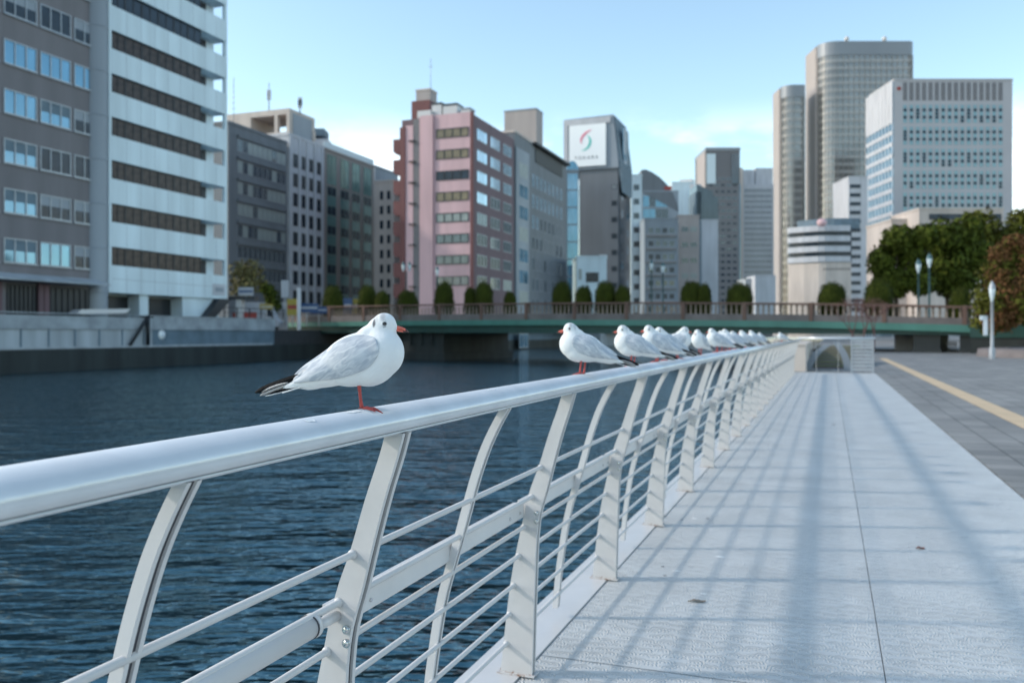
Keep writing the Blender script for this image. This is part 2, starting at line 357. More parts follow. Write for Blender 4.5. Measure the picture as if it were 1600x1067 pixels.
# ================================================================ THE SETTING
WZ = -1.4
BX = -54.0          # left quay line
GL = 1.8            # left bank street level
b = MB(); b.face([(-1500, -300, WZ), (900, -300, WZ), (900, 1500, WZ), (-1500, 1500, WZ)]); o = b.build('water', 'water', None, None, TH); tag(o, 'dark blue rippled river water between the quays', kind='structure')
b = MB(); b.box(-1600, -55.2, -300, 2500, -3, GL); o = b.build('ground', 'asphalt'); tag(o, 'street ground on the far bank', kind='structure')
b = MB(); b.box(1.52, 900, -300, 700, -3, -0.002); b.box(-1.36, 1.52, 32.6, 700, -3, -0.006)
o = b.build('pavement', 'paving'); tag(o, 'grey square paving tiles beside the white deck', kind='structure')
b = MB(); b.box(-1.138, 0.2055, -6, 32.3, -0.12, 0.0); b.box(0.2095, 1.50, -6, 32.3, -0.12, 0.0)
o = b.build('walkway', 'deck'); tag(o, 'white embossed deck plates of the riverside walkway', kind='structure')
b = MB(); b.box(-1.30, 1.50, -6, 32.3, -3, -0.13); o = b.build('walkway_base', 'groove'); tag(o, 'dark base under the deck plates', kind='structure')
b = MB(); b.box(-1.36, -1.144, -6, 32.3, -0.3, 0.006); o = b.build('kerb', 'white'); tag(o, 'white kerb strip under the guardrail posts', kind='structure')
b = MB(); b.box(2.62, 2.98, -6, 52, -0.05, 0.004); o = b.build('tactile_path', 'tactile'); tag(o, 'pale yellow tactile strip along the paving', kind='structure')
# ================================================================ GUARDRAIL
YP = 3.21; PITCH = 1.42; YS0 = 1.79
def fx(pts, Y):
    out = []
    for px, py in pts:
        X = XonY(px, Y); out.append((X, Z(py, X, Y)))
    return out
NB = 22
rail = thing('guardrail', 'white riverside guardrail of curved blade posts, thin bars and a round handrail', 'guardrail', (0, 0, 0))
RXC, RZC, RA, RB = -0.970, 1.150, 0.056, 0.034
prof = []
for k in range(48):
    a = 2*math.pi*k/48
    r = 1.0
    deg = math.degrees(a) % 360
    prof.append((RXC+RA*math.cos(a), RZC+RB*math.sin(a)))
# split: top tube and under-cap separated by a dark groove on both sides
top = [(RXC+RA*math.cos(R(q)), RZC+RB*math.sin(R(q))) for q in range(-38, 219, 5)]
b = MB(); b.prism(top, 'y', -3.2, 32.2, 0, True)
hr = b.build('handrail', 'rail', rail)
cap = [(RXC+(RA)*math.cos(R(q)), RZC-0.003+RB*math.sin(R(q))) for q in range(218, 323, 5)]
b = MB(); b.prism(cap, 'y', -3.2, 32.2, 0, True); b.build('rail_cap', 'rail', rail)
b = MB(); b.box(RXC-RA*.74, RXC+RA*.74, -3.2, 32.2, RZC-RB*.70, RZC-RB*.5); b.build('rail_groove', M['rgroove'], rail)
leftE = fx([(782, 1050), (797, 914), (814, 826), (827, 769), (842.5, 726), (857, 679), (872, 636), (878, 616)], YP)
rightE = fx([(831, 1053), (835, 916), (840, 819), (854, 764), (866, 717), (878, 674), (889, 640), (896, 617)], YP)
leftE[0] = (leftE[0][0], 0.006); rightE[0] = (rightE[0][0], 0.006)
leftE[-1] = (leftE[-1][0], RZC-RB*.9); rightE[-1] = (rightE[-1][0], RZC-RB*.9)
def smooth_poly(e, n=4):
    out = []
    m = len(e)
    for k in range(m-1):
        p0, p1, p2, p3 = e[max(k-1, 0)], e[k], e[k+1], e[min(k+2, m-1)]
        for j in range(n):
            t = j/n
            out.append(tuple(0.5*((2*p1[i])+(-p0[i]+p2[i])*t+(2*p0[i]-5*p1[i]+4*p2[i]-p3[i])*t*t+(-p0[i]+3*p1[i]-3*p2[i]+p3[i])*t**3) for i in (0, 1)))
    out.append(tuple(e[-1])); return out
lE, rE = smooth_poly(leftE), smooth_poly(rightE)
def strip_solid(b, A, B, y0, y1, mi=0):
    n = len(A); i = len(b.v)
    for (xa, za), (xb, zb) in zip(A, B):
        b.v += [(xa, y0, za), (xb, y0, zb), (xb, y1, zb), (xa, y1, za)]
    for k in range(n-1):
        q = i+4*k
        for f in ((0, 1, 5, 4), (1, 2, 6, 5), (2, 3, 7, 6), (3, 0, 4, 7)):
            b.f.append(tuple(q+j for j in f)); b.m.append(mi); b.sm.append(False)
    b.f.append((i+3, i+2, i+1, i)); b.m.append(mi); b.sm.append(False)
    q = i+4*(n-1); b.f.append((q, q+1, q+2, q+3)); b.m.append(mi); b.sm.append(False)
b = MB()
strip_solid(b, lE, rE, 0, .013); strip_solid(b, lE, rE, .031, .044)
ins = lambda E, s: [(x+s, z) for x, z in E]
strip_solid(b, ins(lE, .007), ins(rE, -.007), .0135, .0305, 1)
base_x0, base_x1 = leftE[0][0], rightE[0][0]
b.box(base_x0-.012, base_x1+.012, -.012, .056, .0065, .012)
tx0, tx1 = leftE[-1][0], rightE[-1][0]
post_me = b.mesh('post', ['post', 'groove'])
# strut profile measured at Y=2.50
YT = 2.50
sl_ = fx([(781, 641), (766, 666), (752, 696), (740, 729), (729, 765), (712, 829), (696, 885), (680, 948), (664, 1056), (656, 1110)], YT)
sr_ = [(x+.027, z) for x, z in sl_]
sl_[0] = (sl_[0][0], RZC-RB*.9); sr_[0] = (sr_[0][0], RZC-RB*.9)
for E in (sl_, sr_):
    x, z = E[-1]; E[-1] = (x-.003, 0.05)
sL, sR = smooth_poly(sl_[::-1]), smooth_poly(sr_[::-1])
b = MB(); strip_solid(b, sL, sR, 0, .010); strip_solid(b, sL, sR, .024, .034); strip_solid(b, ins(sL, .006), ins(sR, -.006), .0105, .0235, 1)
strut_me = b.mesh('strut', ['white', 'groove'])
ys = [YS0+PITCH*k for k in range(-2, NB-1)]
for y in ys: link('post', post_me, rail, (0, y, 0))
for y in ys: link('strut', strut_me, rail, (0, y-0.71+.0, 0))
link('strut', strut_me, rail, (0, ys[-1]+.71, 0))
barpx = [(842.5, 730), (828, 776), (816, 823), (808, 868), (800, 914), (793.6, 959), (789, 1005)]
bars = fx(barpx, YP); bars = [(x+.006, z) for x, z in bars]
for i, (x, z) in enumerate(bars):
    b = MB(); b.tube([(x, -3.2, z), (x, 32.1, z)], 0.0085, 12)
    for y in ys:
        b.sphere((x, y-.002, z), .0125, 10, 6, sc=(1, .7, 1)); b.sphere((x, y+.046, z), .0125, 10, 6, sc=(1, .7, 1))
    b.build('bar', 'white', rail)
# housing under the second bar, one per bay; bays near the camera carry the round tube
mx_, mz_ = bars[1]
for k, y in enumerate(ys[:-1]):
    y0, y1 = y+.046, y+PITCH-.002
    if k in (1,):
        b = MB(); b.tube([(mx_-.004, y0+.06, mz_-.022), (mx_-.004, y1-.10, mz_-.022)], .0265, 20)
        b.tube([(mx_-.004, y1-.115, mz_-.022), (mx_-.004, y1-.10, mz_-.022)], .0285, 20, 0)
        b.tube([(mx_-.004, y1-.10, mz_-.028), (mx_-.004, y1-.001, mz_-.032)], .013, 12, 0)
        b.tube([(mx_-.004, y0, mz_-.028), (mx_-.004, y0+.07, mz_-.03)], .013, 12, 0)
        b.tube([(mx_-.004, y1-.119, mz_-.022), (mx_-.004, y1-.116, mz_-.022)], .0283, 20, 1)
        h = b.build('light_tube', ['white', 'groove'], rail)
        continue
    b = MB(); hx, hz = mx_-.052, mz_-.052; pr = [(hx-.022, hz-.030), (hx+.018, hz-.030), (hx+.022, hz-.024), (hx+.022, hz+.026), (hx-.022, hz+.026)]
    b.prism(pr, 'y', y0, y1)
    h = b.build('lower_rail', 'white', rail)
    if k < 9:
        for yy in (y0+.05, y0+.16, y1-.05, y1-.16):
            b = MB(); b.tube([(hx+.0215, yy, hz-.004), (hx+.026, yy, hz-.004)], .0055, 10); b.build('screw', 'steel', h)
# two domed bolts on every post
b = MB()
for dz in (0, -.032): b.sphere((0, 0, dz), .0085, 12, 6, sc=(1, .6, 1)); b.tube([(0, .001, dz), (0, -.002, dz)], .011, 12)
bolt_me = b.mesh('bolt', 'steel')
for y in ys[:14]: link('bolt', bolt_me, rail, (bars[1][0]+.022, y-.002, bars[1][1]-.062))
# end fence across the deck
ef = thing('end_fence', 'white fence crossing the far end of the deck with a slatted panel at its right', 'fence', (0, 32.2, 0))
x0, x1 = -1.0, 1.47
b = MB(); b.prism([(math.cos(2*math.pi*k/16)*.05+.0, 1.21+math.sin(2*math.pi*k/16)*.035) for k in range(16)], 'x', x0-.02, x1+.03, 0, True); b.build('top_rail', 'rail', ef)
for x in (-.74, -.42, .30): b = MB(); b.box(x-.005, x+.005, -.02, .02, 0.03, 1.19); b.build('post', 'white', ef)
for x in (.74, 1.42): b = MB(); b.box(x-.03, x+.03, -.03, .03, 0, 1.18); b.build('post', 'galv', ef)
for k in range(9):
    z = .08+k*.125; b = MB(); b.box(.775, 1.385, -.012, .012, z, z+.095); b.build('slat', 'galv', ef)
def curvebeam(label, pts, y, w):
    A = [(px, py) for px, py in pts]; 
    L_ = [(XonY(px, y), Z(py, XonY(px, y), y)) for px, py in A]
    b = MB(); strip_solid(b, smooth_poly(L_), smooth_poly([(x+w, z) for x, z in L_]), 0, .35)
    return tag(b.build('curved_beam', 'bluegrey', None, (0, y, 0)), label, 'beam', 'curved white beams behind the end fence')
curvebeam('pale curved beam leaning left behind the end fence', [(1249, 584), (1256, 574), (1264, 560), (1274, 548), (1288, 538)], 34.5, .28)
curvebeam('pale curved beam bowing right behind the end fence, beside the slatted panel', [(1318, 584), (1318, 570), (1314, 556), (1308, 545), (1301, 535)], 34.4, .26)
for k in range(8):
    z0 = -.12+k*.115; y0 = 34.9+k*1.2
    if k == 0: st_ = thing('grass_steps', 'grassy terrace steps with stone edges rising behind the end fence', 'steps', (0, 0, 0))
    b = MB(); b.box(-.55, 1.35, y0, y0+1.25, z0-.3, z0+.11, 0); b.box(-.55, 1.35, y0-.06, y0+.001, z0-.3, z0+.09, 1); b.build('step', ['grass', 'bridgestone'], st_)
b = MB(); b.box(-1.35, -.80, 33.2, 46, -1.4, .95); b.box(-1.40, -.77, 33.15, 46.05, .95, 1.0)
tag(b.build('parapet_wall', 'cream'), 'cream sunlit parapet wall beyond the corner of the guardrail', 'wall')
# ================================================================ GULLS
PXM = 1/702.0
def gp(px, py, y=0): return Vector(((px-565)*PXM, y*PXM, (645-py)*PXM))
def ellipsoid(bm, c, r, ang):
    mt = Matrix.Translation(gp(c[0], c[1], 0)) @ Matrix.Rotation(-R(ang), 4, 'Y') @ Matrix.Diagonal((r[0]*PXM, r[2]*PXM, r[1]*PXM, 1))
    bmesh.ops.create_uvsphere(bm, u_segments=28, v_segments=16, radius=1.0, matrix=mt)
def gull_mats():
    def body_extra(m, n, l, p, t, hs):
        cur = hs.outputs[0]
        for (px, py), r0, r1, s, colr in (((581.5, 511), 3.0, 6.6, .85, (.07, .07, .08)), ((594.5, 500.5), 2.0, 8.5, .55, (.25, .25, .28)), ((597.5, 512.5), 2.5, 6.0, .7, (.12, .12, .13)), ((585, 505), 1, 6, .35, (.3, .3, .32))):
            g = gp(px, py)
            mp_ = n.new('ShaderNodeMapping'); mp_.inputs['Location'].default_value = (-g.x, 0, -g.z); kx_ = 2.1 if px < 582 else 1.25; mp_.inputs['Scale'].default_value = (kx_, 0.0, 0.8)
            l.new(t.outputs['Object'], mp_.inputs[0])
            ln = n.new('ShaderNodeVectorMath'); ln.operation = 'LENGTH'; l.new(mp_.outputs[0], ln.inputs[0])
            # mapping applies scale before location, so scale the location too
            mp_.inputs['Location'].default_value = (-g.x*kx_, 0, -g.z*0.8)
            nz_ = n.new('ShaderNodeTexNoise'); nz_.inputs['Scale'].default_value = 260; l.new(t.outputs['Object'], nz_.inputs['Vector'])
            ad = n.new('ShaderNodeMath'); ad.operation = 'MULTIPLY_ADD'; ad.inputs[1].default_value = 4*PXM; l.new(nz_.outputs[0], ad.inputs[0]); l.new(ln.outputs['Value'], ad.inputs[2])
            mr = n.new('ShaderNodeMapRange'); mr.inputs[1].default_value = (r1+2)*PXM; mr.inputs[2].default_value = (r0+2)*PXM; mr.inputs[3].default_value = 0; mr.inputs[4].default_value = s
            mr.interpolation_type = 'SMOOTHSTEP'; l.new(ad.outputs[0], mr.inputs[0])
            mx = n.new('ShaderNodeMix'); mx.data_type = 'RGBA'; mx.inputs[7].default_value = (*colr, 1)
            l.new(mr.outputs[0], mx.inputs[0]); l.new(cur, mx.inputs[6]); cur = mx.outputs[2]
        l.new(cur, p.inputs['Base Color'])
        feather_bump(m, n, l, p, t, 0.7, (70, 110, 240))
        p.inputs['Sheen Weight'].default_value = 0.15; p.inputs['Subsurface Weight'].default_value = 0.12
        p.inputs['Subsurface Radius'].default_value = (.004, .004, .004); p.inputs['Subsurface Scale'].default_value = 1
    def feather_bump(m, n, l, p, t, s, sc):
        mp_ = n.new('ShaderNodeMapping'); mp_.inputs['Rotation'].default_value = (0, R(28), 0)
        l.new(t.outputs['Object'], mp_.inputs[0])
        m2_ = n.new('ShaderNodeMapping'); m2_.inputs['Scale'].default_value = sc; l.new(mp_.outputs[0], m2_.inputs[0])
        g = n.new('ShaderNodeTexNoise'); g.inputs['Scale'].default_value = 1; g.inputs['Detail'].default_value = 4; g.inputs['Distortion'].default_value = .8
        l.new(m2_.outputs[0], g.inputs['Vector'])
        bp = n.new('ShaderNodeBump'); bp.inputs['Strength'].default_value = s; bp.inputs['Distance'].default_value = .0016
        l.new(g.outputs[0], bp.inputs['Height']); l.new(bp.outputs[0], p.inputs['Normal'])
    def wing_extra(m, n, l, p, t, hs):
        # soft pale mottling following the feathers
        mp_ = n.new('ShaderNodeMapping'); mp_.inputs['Rotation'].default_value = (0, R(33), 0)
        l.new(t.outputs['Object'], mp_.inputs[0])
        m2_ = n.new('ShaderNodeMapping'); m2_.inputs['Scale'].default_value = (24, 60, 90); l.new(mp_.outputs[0], m2_.inputs[0])
        g = n.new('ShaderNodeTexNoise'); g.inputs['Scale'].default_value = 1; g.inputs['Detail'].default_value = 5; g.inputs['Distortion'].default_value = 1.2
        l.new(m2_.outputs[0], g.inputs['Vector'])
        mr = n.new('ShaderNodeMapRange'); mr.inputs[1].default_value = .38; mr.inputs[2].default_value = .66; l.new(g.outputs[0], mr.inputs[0])
        mx = n.new('ShaderNodeMix'); mx.data_type = 'RGBA'; mx.inputs[6].default_value = (.41, .44, .49, 1); mx.inputs[7].default_value = (.66, .67, .69, 1)
        l.new(mr.outputs[0], mx.inputs[0]); l.new(mx.outputs[2], p.inputs['Base Color'])
        bp = n.new('ShaderNodeBump'); bp.inputs['Strength'].default_value = .55; bp.inputs['Distance'].default_value = .003
        l.new(g.outputs[0], bp.inputs['Height']); l.new(bp.outputs[0], p.inputs['Normal'])
    M['gull_body'] = mat('gull_body_plumage', (.80, .80, .80), .75, 0, .03, 20, spec=.2, extra=body_extra)
    M['gull_wing'] = mat('gull_wing_plumage', (.58, .6, .64), .7, 0, .05, 20, spec=.25, extra=wing_extra)
    M['gull_white'] = mat('gull_white_feather', (.84, .84, .84), .7, 0, .05, 60, .3, 200, spec=.2)
    M['gull_black'] = mat('gull_black_feather', (.008, .008, .009), .7, 0, .3, 60, .3, 200, spec=.15)
    M['gull_greyf'] = mat('gull_grey_feather', (.42, .40, .39), .6, 0, .2, 60, .3, 200)
    M['gull_red'] = mat('gull_red_skin', (.50, .07, .06), .42, 0, .25, 120, .5, 500)
    M['gull_bill'] = mat('gull_red_bill', (.68, .15, .10), .35, 0, .2, 90)
    M['gull_billtip'] = mat('gull_bill_tip', (.09, .035, .03), .35)
    M['gull_eye'] = mat('gull_eye', (.008, .006, .006), .08, spec=.9)
gull_mats()
def make_gull(name, legs=2, hx_=0, hy_=0):
    hp = lambda px, py, y=0: gp(px+hx_, py+hy_, y)
    root = thing(name, 'gull', 'gull', (0, 0, 0))
    bm = bmesh.new()
    for c, r, a in (((591, 557), (36, 39, 33), 0), ((556, 569), (56, 39, 34), 22), ((512, 583), (58, 22, 24), 27), ((474, 601), (44, 9, 13), 17),
                    ((590, 534), (25, 24, 21), 0), ((595.5+hx_, 513+hy_), (19, 18.5, 16.5), 0), ((604+hx_, 517+hy_), (13.5, 9.5, 9.5), -12), ((590+hx_, 522+hy_), (18, 17, 17), 30), ((583+hx_*.6, 516+hy_*.7), (15, 13, 15), 45), ((535, 556), (44, 22, 27), 33), ((578, 575), (42, 33, 31), 30), ((520, 592), (48, 17, 20), 14), ((568, 530), (22, 14, 16), 38)):
        ellipsoid(bm, c, r, a)
    me = bpy.data.meshes.new('tmp'); bm.to_mesh(me); bm.free()
    tmp = bpy.data.objects.new('tmp', me); C.objects.link(tmp)
    rm = tmp.modifiers.new('r', 'REMESH'); rm.mode = 'VOXEL'; rm.voxel_size = 2.1*PXM
    sm = tmp.modifiers.new('s', 'SMOOTH'); sm.iterations = 14; sm.factor = .6
    dg = bpy.context.evaluated_depsgraph_get(); dg.update()
    me2 = bpy.data.meshes.new_from_object(tmp.evaluated_get(dg)); bpy.data.objects.remove(tmp)
    me2.name = 'body'; me2.materials.clear(); me2.materials.append(M['gull_body'])
    for p in me2.polygons: p.use_smooth = True
    body = link('body', me2, root)
    bvh = BVHTree.FromPolygons([v.co.copy() for v in me2.vertices], [tuple(p.vertices) for p in me2.polygons])
    def side(x, z, sgn):
        h = bvh.ray_cast(Vector((x, sgn*.2, z)), Vector((0, -sgn, 0)))
        if h[0] is None:
            h = bvh.find_nearest(Vector((x, 0, z))); return h[0].y*0+sgn*0.0015
        return h[0].y
    # wings: outline upper / lower edges in photo pixels, shoulder to tertial tips
    up = smooth_poly([(590, 541), (584, 533), (570, 529), (553, 529), (533, 535), (512, 547), (492, 561), (472, 575), (459, 587), (453, 595)], 5)
    lo = smooth_poly([(591, 545), (592.5, 556), (588, 566), (577, 579), (560, 588), (541, 594), (522, 598), (500, 600), (478, 602), (457, 604)], 5)
    nv = 15; nu = len(up)
    for sgn in (-1, 1):
        wb = MB(); grid = []
        for i in range(nu):
            row = []
            for j in range(nv):
                v = j/(nv-1); px = up[i][0]*(1-v)+lo[i][0]*v; py = up[i][1]*(1-v)+lo[i][1]*v
                g = gp(px, py); y = side(g.x, g.z, sgn)
                u = i/(nu-1)
                bul = math.sin(math.pi*min(1, max(0, v)))**.6*math.sin(math.pi*min(1, u*.93+.05))**.5
                # soft feather groups: covert rows
                rip = .35*math.sin((u*5.0+v*1.4)*2*math.pi)*v*(1-v)*4*(.3+u)
                y += sgn*(1.2+3.4*bul+rip+ (2.2*u))*PXM
                row.append(Vector((g.x, y, g.z)))
            grid.append(row)
        # relax lateral noise
        for _ in range(6):
            ng = [[p.copy() for p in r] for r in grid]
            for i in range(1, nu-1):
                for j in range(1, nv-1):
                    ng[i][j].y = (grid[i-1][j].y+grid[i+1][j].y+grid[i][j-1].y+grid[i][j+1].y+2*grid[i][j].y)/6
            grid = ng
        base = 0
        for r in grid: wb.v += [tuple(p) for p in r]
        for i in range(nu-1):
            for j in range(nv-1):
                q = [i*nv+j, (i+1)*nv+j, (i+1)*nv+j+1, i*nv+j+1]
                if sgn > 0: q = q[::-1]
                wb.f.append(tuple(q)); wb.m.append(0); wb.sm.append(True)
        wme = wb.mesh('wing', ['gull_wing'])
        wo = link('wing', wme, root)
        so_ = wo.modifiers.new('solid', 'SOLIDIFY'); so_.thickness = 2.4*PXM; so_.offset = -1
        sb = wo.modifiers.new('sub', 'SUBSURF'); sb.levels = 1; sb.render_levels = 1
        # overlapping secondary feathers along the lower rear edge of the wing (each a vane)
        def vane(p0, p1, w, y0, y1, matn, nm='feather', tipw=.35, parent=root, curl=0):
            vb = MB(); n = 12; a = gp(*p0, y0); c = gp(*p1, y1); d = c-a; nrm = Vector((-d.z, 0, d.x)).normalized()
            for k in range(n+1):
                t = k/n
                ww = w*PXM*(math.sin(math.pi*min(1, .18+.82*(t**.8)))**.55 if t < 1 else tipw*.5)
                ww = w*PXM*min(1, (t*3+.35))*(1 if t < .72 else max(tipw*.35, math.sqrt(max(0, 1-((t-.72)/.28)**2))))
                cpt = a+d*t+nrm*curl*PXM*math.sin(math.pi*t)
                vb.v += [tuple(cpt+nrm*ww*.5), tuple(cpt+Vector((0, sgn*.9*PXM, 0))), tuple(cpt-nrm*ww*.5), tuple(cpt-Vector((0, sgn*.5*PXM, 0)))]
            for k in range(n):
                q = 4*k
                for f in ((0, 1, 5, 4), (1, 2, 6, 5), (2, 3, 7, 6), (3, 0, 4, 7)):
                    vb.f.append(tuple(q+j for j in f)); vb.m.append(0); vb.sm.append(True)
            vb.f.append((0, 3, 2, 1)); vb.m.append(0); vb.sm.append(False)
            vb.f.append((4*n, 4*n+1, 4*n+2, 4*n+3)); vb.m.append(0); vb.sm.append(False)
            return vb.build(nm, matn, parent)
        for (p0, p1, w, y) in (((530, 562), (463, 592), 11, 14), ((520, 572), (456, 598), 11, 12.5), ((505, 584), (452, 603), 9, 11)):
            vane(p0, p1, w, sgn*(y+7), sgn*(y-3), 'gull_wing', 'tertial_feather', parent=wo, curl=2)
        for (p0, p1, w, y, mt_) in (((478, 590), (394, 619.5), 10, 10, 'gull_black'), ((470, 599), (402, 624), 7, 8.5, 'gull_greyf'), ((448, 603), (404, 618.5), 3.6, 11.2, 'gull_greyf'), ((462, 597), (408, 620), 6, 6, 'gull_black'),
                                    ((508, 599), (414, 622.5), 4, 12, 'gull_black'), ((504, 602), (410, 625), 4, 9.8, 'gull_white')):
            vane(p0, p1, w, sgn*y, sgn*(y*.35), mt_, 'primary_feather', tipw=.3, parent=wo, curl=-1.5)
    # tail
    tb = MB()
    a = gp(486, 600); 
    for k in range(7):
        s_ = (k-3)/3
        p0 = gp(490, 603, s_*5); p1 = gp(437+abs(s_)*3, 620-abs(s_)*1.0, s_*15)
        d = p1-p0; sd = Vector((0, 1, 0)); w = 6.2*PXM
        nn = d.cross(sd).normalized()
        i = len(tb.v)
        for t, ww in ((0, .5), (.5, 1), (.85, 1), (.97, .75), (1, .35)):
            c = p0+d*t
            tb.v += [tuple(c+sd*w*ww*.5), tuple(c+nn*.7*PXM), tuple(c-sd*w*ww*.5), tuple(c-nn*.9*PXM)]
        for q in range(4):
            for f in ((0, 1, 5, 4), (1, 2, 6, 5), (2, 3, 7, 6), (3, 0, 4, 7)):
                tb.f.append(tuple(i+4*q+j for j in f)); tb.m.append(0); tb.sm.append(True)
        tb.f.append(tuple(i+16+j for j in range(4))); tb.m.append(0); tb.sm.append(False)
    tb.build('tail', 'gull_white', root)
    # bill: upper and lower mandible lofted along curved centre line
    def loft(pts, mi, b, seg=12):
        i0 = len(b.v)
        for (px, py, rz_, ry_) in pts:
            c = hp(px, py)
            for j in range(seg):
                w = 2*math.pi*j/seg; b.v.append((c.x, c.y+math.cos(w)*ry_*PXM, c.z+math.sin(w)*rz_*PXM))
        for k in range(len(pts)-1):
            for j in range(seg):
                q = (j+1) % seg; b.f.append((i0+k*seg+j, i0+k*seg+q, i0+(k+1)*seg+q, i0+(k+1)*seg+j)); b.m.append(mi if k < len(pts)-3 else 1); b.sm.append(True)
        e = i0+(len(pts)-1)*seg; b.f.append(tuple(e+j for j in range(seg))); b.m.append(1); b.sm.append(True)
    bb = MB()
    loft([(607, 517.2, 1.2, 3.2), (612, 517.6, 2.6, 3.4), (617, 518.2, 3.0, 3.0), (621, 519.0, 2.8, 2.6), (625, 520.2, 2.6, 2.2), (628.5, 521.6, 2.2, 1.8), (631.5, 523.4, 1.7, 1.3), (633.8, 525.6, .7, .6)], 0, bb)
    bill = bb.build('bill', ['gull_bill', 'gull_billtip'], root)
    bb = MB(); loft([(607, 520.6, .8, 3.0), (612, 521.4, 1.7, 2.9), (617, 522.4, 1.8, 2.4), (621, 523.3, 1.7, 2.0), (625, 524.0, 1.5, 1.6), (628, 524.4, 1.1, 1.2), (631, 524.9, .6, .8)], 0, bb)
    bb.build('lower_mandible', ['gull_bill', 'gull_billtip'], bill)
    for sgn in (-1, 1):
        g = hp(598.2, 512.2); y = side(g.x, g.z, sgn)
        eb = MB(); eb.sphere((g.x, y-sgn*1.0*PXM, g.z), 2.9*PXM, 16, 10, sc=(1.15, .8, 1.0)); ey = eb.build('eye', 'gull_eye', root)
        rb = MB()
        arc = []
        for k in range(12):
            a_ = R(60+k*19); q = Vector((g.x+4.3*PXM*math.cos(a_), 0, g.z+3.9*PXM*math.sin(a_))); q.y = side(q.x, q.z, sgn)+sgn*.05*PXM; arc.append(q)
        rb.tube(arc, [(.25+.75*math.sin(math.pi*k/11))*PXM for k in range(12)], 8); rb.build('eye_ring', 'gull_white', ey)
    # legs and webbed feet; feet droop over the rounded rail
    def drop(v):
        X = v[0]; 
        q = min(.95, abs(X)/RA); return (v[0], v[1], v[2]-RB*(1-math.sqrt(1-q*q)))
    for ly in ((-5,) if legs == 1 else (-11, 11)):
        lx = 0 if legs == 1 else ly*.65
        lb = MB(); top_ = gp(556, 598, ly*.8); 
        lb.tube([gp(lx+555, 590, ly*.8), gp(lx+556.5, 604, ly*.9), gp(lx+558, 618, ly), gp(lx+559.5, 632, ly), gp(lx+560.5, 639, ly), gp(lx+562, 642.6, ly)], [4.6*PXM, 3.4*PXM, 2.6*PXM, 2.5*PXM, 3.3*PXM, 2.6*PXM], 12)
        lg = lb.build('leg', 'gull_red', root)
        fb = MB()
        toes = [(-38, 28), (-2, 32), (36, 29)]
        start = Vector(((lx-3)*PXM, ly*PXM, 1.6*PXM))
        ends = []
        for a_, ln in toes:
            d = Vector((math.cos(R(a_)), -math.sin(R(a_)), 0))
            pts = []; 
            for k in range(8):
                t = k/7; p = start+d*ln*PXM*t; p.z = (2.4-1.1*t+(.7 if k in (2, 5) else 0))*PXM; pts.append(Vector(drop(p)))
            fb.tube(pts, [2.4*PXM, 1.9*PXM, 2.1*PXM, 1.6*PXM, 1.5*PXM, 1.7*PXM, 1.3*PXM, .5*PXM], 8)
            ends.append(pts)
        for q in range(2):
            A, B = ends[q], ends[q+1]
            for k in range(5):
                pl_ = lambda q_: (A[q_]+B[q_])/2*(1-.05*q_)+start*(.05*q_)
                mid = [pl_(k), pl_(k+1)]
                for u_ in range(2):
                    a0, a1 = (A[k], A[k+1]) if u_ == 0 else mid; b0, b1 = mid if u_ == 0 else (B[k], B[k+1])
                    
                    fb.face([a0, a1, b1, b0], 0, True)
                    dn = Vector((0, 0, -.9*PXM)); fb.face([b0+dn, b1+dn, a1+dn, a0+dn], 0, True)
        # hind toe
        fb.tube([Vector(drop(start+Vector((0, 0, 2*PXM)))), Vector(drop(start+Vector((-6*PXM, 0, .2*PXM))))], [1.6*PXM, .6*PXM], 8)
        fb.build('foot', 'gull_red', lg)
    return root
g1 = make_gull('gull', 1)
TOPZ = RZC+RB
def put_gull(o, px, rz, sc=1.0):
    y = YonX(px, RXC); o.location = (RXC, y, TOPZ-.0005); o.rotation_euler = (0, 0, R(rz)); o.scale = (sc, sc, sc)
    return o
put_gull(g1, 570, 20.15)
tag(g1, 'sharp foreground gull standing alone on one red leg, facing right over the deck', 'gull', 'gulls perched along the handrail')
M['gull_body'] = M['gull_body'].copy()
for q_ in M['gull_body'].node_tree.nodes:
    if q_.type == 'MAP_RANGE' and abs(q_.inputs[4].default_value-.85) < 1e-3: q_.inputs[4].default_value = .28
g2 = make_gull('gull', 2)
gl = [(907, 200, 1.0, 'gull facing left at the near end of the row, black wingtips crossing over the handrail'),
      (986, 197, 1.0, 'second gull of the row facing left, its tail overlapping the third gull\'s legs'),
      (1025, 205, 1.03, 'third gull of the row with raised head, bill just clear of the second gull\'s back'),
      (1040, 212, .99, 'fourth gull of the row, its head peeping out right behind the third gull'),
      (1060, 28, 1.02, 'gull turned to the right in the middle of the row, dark ear spot showing'),
      (1093, 250, 1.0, 'gull facing the walkway, pale breast and head half hidden beside the right-turned gull'),
      (1119, 204, 1.03, 'sixth left-facing gull of the row, blurred, black wingtips over the bright rail'),
      (1130, 150, .98, 'blurred gull with slightly lower head in the clump halfway along the row'),
      (1139, 195, 1.02, 'blurred gull standing at the centre of the far clump with its back to the water'),
      (1149, 212, .99, 'rightmost blurred gull of the clump halfway along the row'),
      (1164, 202, 1.0, 'small blurred gull just past the clump, two before the end of the tight row'),
      (1178, 208, 1.02, 'small blurred gull next to last in the tight row'),
      (1189, 235, .93, 'small hunched gull that ends the tight row before the gap'),
      (1221, 197, .96, 'tiny gull perched alone past the gap near the far corner of the handrail')]
for i, (px, rz, s_, lb) in enumerate(gl):
    if i == 5: g3 = make_gull('gull', 2, -6, 7)
    o = g2 if i == 0 else (g3 if i == 5 else copy_tree(g3 if i in (7, 9, 12) else g2))
    put_gull(o, px, rz, s_); tag(o, lb, 'gull', 'gulls perched along the handrail')
